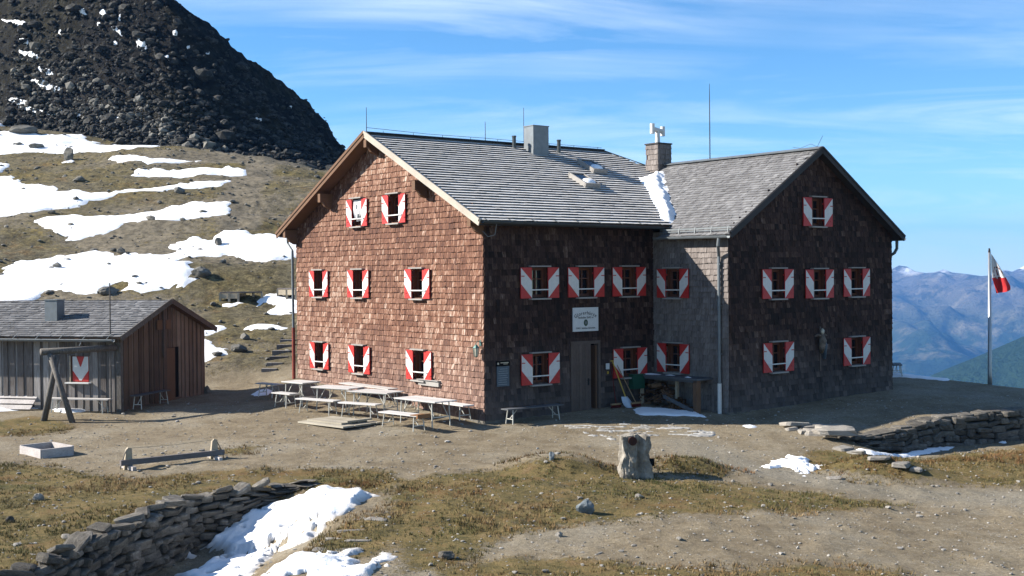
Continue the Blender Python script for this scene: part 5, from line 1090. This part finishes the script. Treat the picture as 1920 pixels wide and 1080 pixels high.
# window with closed red and white shutter
mb = MB(); mb.box((.02, 1.4, 1.40), (.03, .70, .86)); wn_ = part('window', mb, [M['reveal']], shed)
mb = MB(); c0, c1_ = 1.09, 1.66; xx = -.02
mb.box((xx, (c0 + c1_) / 2, 1.40), (.03, c1_ - c0, .80), 1); ym = (c0 + c1_) / 2
mb.prism([(xx - .016, c0 + .0, 1.80), (xx - .016, c0 + .0, 1.36), (xx - .016, ym - .02, 1.02), (xx - .016, ym - .02, 1.48), (xx - .016, c0 + .14, 1.80)], (-.004, 0, 0), 0); mb.prism([(xx - .016, c1_, 1.80), (xx - .016, c1_, 1.36), (xx - .016, ym + .02, 1.02), (xx - .016, ym + .02, 1.48), (xx - .016, c1_ - .14, 1.80)], (-.004, 0, 0), 0)
mb.prism([(xx - .016, ym - .02, 1.48), (xx - .016, ym + .02, 1.48), (xx - .016, ym + .02, 1.04), (xx - .016, ym - .02, 1.04)], (-.004, 0, 0), 0)
part('shutter', mb, [M['white'], M['red']], wn_); mb = MB(); mb.box((-.10, 1.42, .96), (.20, .86, .04)); part('sill', mb, [M['white']], wn_); mb = MB(); mb.box((-.05, 1.74, 1.40), (.04, .03, .86)); part('frame', mb, [M['pale']], wn_)
# roof
mb = MB(); q = lambda x: 2.50 + (x + .35) * .35
slab(mb, [(-.38, -.32, q(-.38) - .03), (-.38, SL, q(-.38) - .03), (SW / 2, SL, q(SW / 2) - .03), (SW / 2, -.32, q(SW / 2) - .03)], .08); slab(mb, [(SW / 2, -.32, q(SW / 2) - .03), (SW / 2, SL, q(SW / 2) - .03), (SW + .38, SL, q(-.38) - .03), (SW + .38, -.32, q(-.38) - .03)], .08)
sr = part('roof', mb, [M['soffit']], shed); cs = 1 / math.sqrt(1 + .35 ** 2)
shingles('roof_shingles', sr, M['roof'], O=(-.38, 0, q(-.38) - .025), Rt=(0, 1, 0), Up=(cs, 0, .35 * cs), Nn=(-.35 * cs, 0, cs), poly=[(-.34, -.04), (SL, -.04), (SL, 3.08 / cs), (-.34, 3.08 / cs)], holes=[], exp=.17, wm=.16, th=.032, seed=41, zj=.014)
shingles('roof_shingles', sr, M['roof'], O=(SW + .38, 0, q(-.38) - .025), Rt=(0, 1, 0), Up=(-cs, 0, .35 * cs), Nn=(.35 * cs, 0, cs), poly=[(-.34, -.04), (SL, -.04), (SL, 3.08 / cs), (-.34, 3.08 / cs)], holes=[], exp=.17, wm=.16, th=.032, seed=42)
for x0 in (-.42, SW + .42): mb = MB(); mb.beam((x0, -.34, q(-.42) - .07), (SW / 2, -.34, q(SW / 2) - .05), .035, .17); part('bargeboard', mb, [M['log'] if x0 < 0 else M['door']], shed)
mb = MB(); halfpipe(mb, (-.47, -.1, q(-.38) - .13), (-.47, SL, q(-.38) - .10), .07); sgu = part('gutter', mb, [M['zinc']], shed)
for k_ in range(10): mb = MB(); mb.beam((-.50, .15 + k_ * .85, q(-.38) - .12), (-.34, .05 + k_ * .85, q(-.38) + .06), .02, .014); part('gutter_bracket', mb, [M['zinc']], sgu)
mb = MB(); mb.tube([(-.30, .12, 0), (-.30, .12, 4.15)], [.028, .02], 6); part('lightning_rod', mb, [M['log']], shed)
mb = MB(); mb.box((1.05, 3.05, 3.22), (.42, .46, .72)); mb.box((1.05, 3.05, 3.60), (.46, .50, .03)); part('chimney', mb, [M['zinc']], shed)
mb = MB(); mb.beam((0, .0, .12), (SW, .0, .12), .07, .10); part('sill_beam', mb, [M['plankred']], shed)
# shed benches and the leaning board
def sW(x, y): return Vector((NX + x * cos(ga) - y * sin(ga), NY + x * sin(ga) + y * cos(ga), 0))
p = sW(1.15, -.42); make_bench('dark topped bench along the plank gable of the shed', None, 2.0, .30, 0, .46, 'darkseat', world=(p.x, p.y, ga - pi / 2))
p = sW(-.38, 1.2); make_bench('pale bench under the shuttered window of the shed', None, 2.2, .30, 0, .46, 'table', world=(p.x, p.y, ga))
p = sW(-.30, 3.75); p.z = G(p.x, p.y); lb = thing('leaning_board', 'pale wide board leaning against the shed at the left edge', 'board', (p.x, p.y, p.z), ga)
for i in range(3): mb = MB(); mb.beam((-.05 + .16 * i, -.78, .10 + .16 * i), (-.05 + .16 * i, .85, .10 + .16 * i), .04, .17, 0, R.random(), up=(.7, 0, .7)); part('plank', mb, [M['sandbox']], lb)

# ------------------------------------------------------------ swing frame, sandbox, balance beam
pa, pb = hit(80, 788), hit(140, 793); ap = atY(103, 668, (pa.y + pb.y) / 2 + .05)
sf_ = thing('swing_frame', 'round timber frame with crossed legs and a beam running to the shed', 'frame', (ap.x, ap.y, 0), 0); A_ = Vector((ap.x, ap.y, 0))
mb = MB(); mb.tube([pa - A_ - Vector((0, 0, .2)), Vector((0.05, .08, ap.z + .02))], [.10, .08], 10); part('leg', mb, [M['log']], sf_, smooth=True)
mb = MB(); mb.tube([pb - A_ - Vector((0, 0, .2)), Vector((-.14, -.06, ap.z + .08))], [.095, .08], 10); part('leg', mb, [M['log']], sf_, smooth=True)
pe = sW(-.14, .02); mb = MB(); e0 = Vector((-.38, -.12, ap.z + .14)); e1 = Vector((pe.x - A_.x, pe.y - A_.y, 2.22)); mb.tube([e0, e1], [.11, .09], 10); part('beam', mb, [M['log']], sf_, smooth=True)
mb = MB(); mm = e0.lerp(e1, .5) + Vector((0, 0, .12)); mb.tube([mm, mm + Vector((.05, 0, .09)), mm + Vector((.02, 0, .16))], .015, 6); part('hook', mb, [M['zinc']], sf_)
a, b_, c_ = hit(38.6, 851), hit(77.5, 860), hit(137, 852); d_ = a + c_ - b_; cen = (a + c_) / 2
sb = thing('sandbox', 'square whitewashed wooden sandbox on the gravel yard', 'sandbox', (cen.x, cen.y, 0)); o_ = Vector((cen.x, cen.y, 0))
for p0, p1 in ((a, b_), (b_, c_), (c_, d_), (d_, a)): mb = MB(); z0 = min(p0.z, p1.z); mb.beam(Vector((p0.x, p0.y, z0 + .10)) - o_, Vector((p1.x, p1.y, z0 + .10)) - o_, .05, .26, up=(0, 0, 1)); part('side_board', mb, [M['sandbox']], sb)
mb = MB(); mb.quad(*[Vector((q.x, q.y, q.z + .03)) - o_ for q in (a, b_, c_, d_)]); part('sand', mb, [M['ground']], sb)
p0, p1 = hit(243, 882), hit(404, 860); cen = (p0 + p1) / 2; ax_ = (p1 - p0); ax_.z = 0; L_ = ax_.length; ax_.normalize(); nn_ = Vector((-ax_.y, ax_.x, 0))
bb = thing('balance_beam', 'low timber balance beam between two short uprights joined by a rope', 'balance beam', (cen.x, cen.y, cen.z), math.atan2(ax_.y, ax_.x))
mb = MB(); mb.box((0, 0, .17), (L_ + .45, .10, .13)); part('beam', mb, [M['beam']], bb)
for s0 in (-1, 1):
    mb = MB(); mb.prism([(s0 * L_ / 2 - .11, .06, -.02), (s0 * L_ / 2 + .11, .06, -.02), (s0 * L_ / 2 + .07, .02, .50), (s0 * L_ / 2 - .02, .02, .52), (s0 * L_ / 2 - .07, .02, .46)], (0, .07, 0)); part('upright', mb, [M['pale']], bb)
    mb = MB(); mb.beam((s0 * L_ / 2, -.30, .045), (s0 * L_ / 2, .40, .045), .09, .09); part('foot', mb, [M['sandbox']], bb)
    mb = MB(); mb.tube([(s0 * L_ / 2 + s0 * .05, .04, .48), (s0 * (L_ / 2 + .20), 0, .16), (s0 * (L_ / 2 + .22), .0, .02)], .012, 5); part('chain', mb, [M['iron']], bb)
mb = MB(); mb.tube([(-L_ / 2, .05, .50), (0, .05, .47), (L_ / 2, .05, .50)], .006, 5); part('rope', mb, [M['pale']], bb)

# ------------------------------------------------------------ stone pillar fountain
import bmesh
bp = hit(1190, 894); pl_ = thing('stone_pillar', 'upright rough pale stone pillar with a rusty round plate near its top', 'pillar', (bp.x, bp.y, bp.z - .02), .12)
bm = bmesh.new(); bmesh.ops.create_cube(bm, size=1); bmesh.ops.subdivide_edges(bm, edges=bm.edges[:], cuts=15, use_grid_fill=True)
for v in bm.verts:
    x, y, z = v.co; zz_ = z + .5
    rx = .345 - .03 * zz_ + (.05 if zz_ < .25 and x > 0 else 0) - .05 * max(0, 1 - abs(zz_ - .62) / .2) * (1 if x > 0 else .4); ry = .27 - .04 * zz_
    m_ = max(abs(x), abs(y)) * 2; k_ = .80 + .20 * m_ / max(1e-6, math.hypot(x, y) * 2); q = Vector((x * 2 * rx * k_, y * 2 * ry * k_, zz_ * 1.10 - .08 - .10 * abs(x) * zz_))
    f1 = float(fbm(np.array([x * 5 + y * 3]), np.array([z * 6 + y * 2]), 4, 601)[0]); f2 = float(fbm(np.array([x * 14]), np.array([z * 9 + y * 9]), 3, 602)[0]); q *= 1; q += Vector((x, y, .12 * z)).normalized() * (f1 * .07 + f2 * .06)
    groove = math.exp(-((x - .12) / .10) ** 2) * (y < 0) * .09; q.y += groove
    v.co = q
me = bpy.data.meshes.new('stone_body'); bm.to_mesh(me); bm.free(); me.materials.append(M['pillar']); link('stone_body', me, pl_)
mb = MB(); mb.tube([(-.10, -.17, .88), (-.10, -.285, .88)], .10, 20); part('round_plate', mb, [M['glassbrown']], pl_)
mb = MB(); mb.tube([(.27, -.05, .35), (.44, -.10, .36)], [.10, .085], 10); part('basin_pipe', mb, [M['black']], pl_)

# ------------------------------------------------------------ flagpole
fp = atY(1856, 716, 44.4); fp.z = G(fp.x, fp.y); fo = thing('flagpole', 'slim grey metal flagpole on the edge of the terrace', 'flagpole', fp)
mb = MB(); mb.tube([(0, 0, -.1), (0, 0, .35), (0, 0, 4.85)], [.085, .075, .045], 10); part('pole', mb, [M['pole']], fo, smooth=True); mb = MB(); mb.tube([(0, 0, 4.83), (0, 0, 4.98)], [.05, .03], 8); part('finial', mb, [M['iron']], fo)
mb = MB(); mb.tube([(0.09, 0, .9), (.07, 0, 4.8)], .004, 5); part('halyard', mb, [M['white']], fo)
fl = thing('flag', 'limp white and red flag with a dark emblem hanging from the pole', 'flag', fp + Vector((.05, 0, 4.78)))
n_, m_ = 26, 12; P_ = []
for j in range(n_ + 1):
    t_ = j / n_
    for i in range(m_ + 1):
        s0 = i / m_; out_ = (.74 * t_ ** .95) * s0; x = .02 + out_ * (1.0 if t_ < .9 else 1 - (t_ - .9)) ; lft = max(0, (t_ - .62)) * .55
        x = lft + (x - 0) * (1 if t_ < .8 else 1) if s0 == 0 else max(x, lft + .02 * s0) ; y = -.10 * sin(s0 * 8 + t_ * 2) * t_ - .12 * s0 * t_; z = -1.35 * t_ + .12 * t_ * (s0 - .8)
        if t_ > .85: z += -.05 * sin(s0 * pi) * (t_ - .85) * 5
        P_.append((x, y, z))
fw_, fr_ = MB(), MB(); fe = MB()
for j in range(n_):
    for i in range(m_):
        f = [j * (m_ + 1) + i, j * (m_ + 1) + i + 1, (j + 1) * (m_ + 1) + i + 1, (j + 1) * (m_ + 1) + i]; q = [P_[k_] for k_ in f]; t_ = (j + .5) / n_; s0 = (i + .5) / m_
        (fw_ if t_ < .62 + .04 * s0 else fr_).quad(*q)
        e = math.hypot((s0 - .55) / .40, (t_ - .50) / .15)
        if (.78 < e < 1.02 and (i + j) % 3) or (abs(s0 - .55) < .06 and abs(t_ - .5) < .09): fe.quad(*[Vector(a) + Vector((0, -.006, 0)) for a in q]); fe.quad(*[Vector(a) + Vector((0, .006, 0)) for a in q])
part('white_field', fw_, [M['flagwhite']], fl, smooth=True); part('red_field', fr_, [M['flagred']], fl, smooth=True); part('emblem', fe, [M['flagbrown']], fl, smooth=True)

# ------------------------------------------------------------ dry stone retaining walls
STV = [rockmesh('stone', M['rock'], 900 + i, boxy=True) for i in range(12)]
def along(Pl, s0):
    acc = 0
    for i in range(len(Pl) - 1):
        a, b_ = Vector(Pl[i]), Vector(Pl[i + 1]); l = (b_ - a).length
        if s0 <= acc + l or i == len(Pl) - 2: t_ = (s0 - acc) / l; return a.lerp(b_, t_), (b_ - a).normalized()
        acc += l
def drywall(root, Pl, s_from, s_to, side, hfun, rows, big=1.0, seed=1, cap=None, lmax=300):
    r = random.Random(seed); cnt = 0; extra = []
    for k_ in range(rows):
        s0 = s_from - r.uniform(0, .2)
        while s0 < s_to:
            ln = r.uniform(.26, .62) * big * (1.35 if r.random() < .12 else 1); p, d = along(Pl, s0 + ln / 2); nrm = Vector((d.y, -d.x)) * side
            ptop, pbot = hfun(p, nrm, s0); H_ = ptop - pbot; hh = H_ / rows
            if H_ > .10:
                o = link('stone', STV[r.randrange(12)], root); zc = pbot + hh * (k_ + .5) + r.uniform(-.02, .02) + (.05 if k_ == rows - 1 else 0) * r.random()
                q = p + nrm * (.04 + .10 * (1 - (k_ + .5) / rows) + r.uniform(-.06, .05)); o.location = Vector((q.x, q.y, zc)) - root.location
                o.scale = (ln * 1.06, r.uniform(.34, .46), hh * r.uniform(.82, 1.3)); o.rotation_euler = (r.gauss(0, .10), r.gauss(0, .09), math.atan2(d.y, d.x) + r.gauss(0, .10)); cnt += 1
            s0 += ln * .93
    return cnt
def hl_(p, nrm, s0):
    a = p - nrm * .35; b_ = p + nrm * .22; zt = G(a.x, a.y); zb = G(b_.x, b_.y) - .05; return zt + .03, zb
w1 = thing('stone_wall', 'grey dry stone retaining wall above the snow bank at bottom left', 'wall', (-6.5, 24, 0))
drywall(w1, WL, .5, 11.6, -1, hl_, 7, .80, 11)
r = random.Random(12)
for i in range(20): # loose capstones
    s0 = 1.6 + i * .5 + r.uniform(-.1, .1); p, d = along(WL, s0); q = p + Vector((-d.y, d.x)) * r.uniform(-.10, .15); o = link('stone', STV[i % 12], w1); a = p - Vector((d.y, -d.x)) * -1 * .35
    zt = hl_(p, Vector((d.y, -d.x)) * -1, 0)[0]; o.location = Vector((q.x, q.y, zt + r.uniform(.03, .12))) - w1.location; o.scale = (r.uniform(.35, .62), r.uniform(.26, .38), r.uniform(.09, .17)); o.rotation_euler = (r.gauss(0, .2), r.gauss(0, .22), math.atan2(d.y, d.x) + r.gauss(0, .35))
w2 = thing('stone_wall', 'dry stone wall holding up the terrace at the right', 'wall', (12, 33, 0))
def hr_(p, nrm, s0):
    a = p - nrm * .4; b_ = p + nrm * .25; return G(a.x, a.y) + .05, G(b_.x, b_.y) - .05
drywall(w2, WR, 2.3, 17.0, 1, hr_, 5, .95, 21)
r = random.Random(22); s0 = 2.2
while s0 < 16.8:
    p, d = along(WR, s0); nrm = Vector((d.y, -d.x)); q = p - nrm * .10; ln = r.uniform(.45, .85); o = link('stone', STV[r.randrange(12)], w2); o.location = Vector((q.x, q.y, hr_(p, nrm, 0)[0] + .02)) - w2.location; o.scale = (ln, r.uniform(.42, .55), r.uniform(.09, .14)); o.rotation_euler = (r.gauss(0, .05), r.gauss(0, .06), math.atan2(d.y, d.x) + r.gauss(0, .08)); s0 += ln * .92
# upright end stone, and slabs at the left end of that wall
def slab_at(root, px, py, wpx, dpt, th_, rz, up=0., k_=0):
    p = hit(px, py); s0 = p.y / CF; o = link('slab', SLV[k_ % 12], root); o.location = Vector((p.x, p.y, G(p.x, p.y) + th_ * .35 + up)) - root.location; o.scale = (wpx * s0 * 1.05, dpt, th_); o.rotation_euler = (R.gauss(0, .05), R.gauss(0, .05), rz); return o
SLV = [me.copy() for me in STV]
for me in SLV: me.materials.clear(); me.materials.append(M['slab'])
p = hit(1540, 825); w3 = thing('stone_slabs', 'big pale flat slabs forming the left corner of the terrace wall', 'slabs', (p.x, p.y, 0))
for a in ((1492, 801, 46, .45, .14, .2, .02), (1525, 806, 60, .5, .16, .15, .03), (1562, 812, 62, .6, .16, .1, .10), (1563, 824, 76, .62, .22, .05, .14), (1535, 815, 50, .5, .16, -.3, .0), (1512, 812, 30, .3, .12, .5, .0), (1482, 806, 22, .25, .10, .1, 0)): slab_at(w3, *a[:6], up=a[6], k_=int(a[0]))
w4 = thing('stone_steps', 'line of pale flat stones leading down the grass below the terrace wall', 'steps', (p.x + .6, p.y - 1, 0))
for a in ((1578, 843, 34, .4, .10, .5), (1606, 851, 30, .42, .10, -.6), (1648, 862, 34, .4, .10, -.4), (1686, 874, 30, .35, .10, -.5), (1718, 882, 20, .3, .10, -.5), (1563, 899, 28, .25, .08, -.2)): slab_at(w4, *a, k_=int(a[0]))
p = hit(680, 1000); w5 = thing('stone_steps', 'four worn flat stone steps in the grass bank right of the snow', 'steps', (p.x, p.y, 0))
for a in ((705, 977, 40, .24, .10, -.25), (668, 974, 44, .13, .08, .02), (655, 995, 56, .11, .08, .0), (672, 1012, 46, .15, .09, .12), (630, 1011, 44, .10, .09, -.05), (606, 1031, 40, .20, .10, .0), (652, 1033, 48, .24, .10, .14)): slab_at(w5, *a, up=-.055, k_=int(a[0]) + int(a[1]))
# earth steps behind the hut corner
p = hit(520, 670); w6 = thing('log_steps', 'flight of earth steps edged with boards beside the hut', 'steps', (p.x, p.y, 0))
for i, (x0, x1, y_) in enumerate(((491, 518, 697), (501, 530, 686), (506, 539, 674), (512, 541, 663), (520, 547, 652), (526, 553, 642))):
    a, b_ = hit(x0, y_), hit(x1, y_); mb = MB(); zz_ = (a.z + b_.z) / 2 + .10
    a.z = b_.z = zz_; dn = Vector((0, .30, 0)); mb.box(((a + b_) / 2 - Vector((p.x, p.y, 0)) + Vector((0, .14, -.12))), (abs(b_.x - a.x), .34, .28), 0, R.random()); part('step', mb, [M['plank']], w6)

# ------------------------------------------------------------ wooden platforms on the hill
def platform(label, corners, legs, hgt, mat='beam'):
    P_ = [hit(*c0) for c0 in corners]; c0 = sum(P_, Vector()) / len(P_); zt = max(q.z for q in P_) + hgt; t = thing('wooden_platform', label, 'platform', (c0.x, c0.y, 0)); o0 = Vector((c0.x, c0.y, 0))
    a, b_, c_, d_ = [Vector((q.x, q.y, zt)) - o0 for q in P_]
    n_ = 7
    for i in range(n_):
        s0, s1 = i / n_ + .004, (i + 1) / n_ - .004; mb = MB(); mb.prism([a.lerp(b_, s0), a.lerp(b_, s1), d_.lerp(c_, s1), d_.lerp(c_, s0)], (0, 0, -.06), 0, R.random()); part('plank', mb, [M[mat]], t)
    mb = MB(); mb.beam(a - Vector((0, 0, .2)), b_ - Vector((0, 0, .2)), .06, .24); mb.beam(a - Vector((0, 0, .2)), d_ - Vector((0, 0, .2)), .06, .24); part('frame', mb, [M['pale']], t)
    for s0 in (0.03, .5, .97):
        for e_, f_ in ((a, b_), (d_, c_)): q = e_.lerp(f_, s0); mb = MB(); gz = G(q.x + c0.x, q.y + c0.y); mb.box((q.x, q.y, (gz - .1 + zt - .06) / 2), (.10, .10, zt - .06 - gz + .1)); part('leg', mb, [M['pale']], t)
    return t
platform('low wooden platform on pale legs standing on the hillside', [(412, 566), (448, 569), (492, 560), (458, 557)], 3, .26)
platform('second wooden platform half hidden behind the hut corner', [(520, 559), (556, 566), (600, 553), (566, 548)], 3, .22)
# small cairn marks on the crest
for px, py, k_ in ((528, 296, 1), (566, 305, 2)): boulder(px, py, 10, 12, 'pale stone on the hill crest, ' + ('left' if k_ == 1 else 'right') + ' one of a pair by the skyline', seed=700 + k_)

# ------------------------------------------------------------ haze over the far valley
HAZE = 1
if HAZE:
    hm = bpy.data.materials.new('thin_valley_haze'); hm.use_nodes = True; t = hm.node_tree; t.nodes.clear(); vo = t.nodes.new('ShaderNodeVolumePrincipled'); om = t.nodes.new('ShaderNodeOutputMaterial'); t.links.new(vo.outputs[0], om.inputs['Volume'])
    vo.inputs['Color'].default_value = (.15, .44, 1.0, 1); vo.inputs['Density'].default_value = .000098; vo.inputs['Anisotropy'].default_value = .2
    mb = MB(); mb.box((1000, 4950, -170), (21000, 11000, 1120)); hz = link('haze', mb.mesh('haze', [hm]), None, 'stuff')
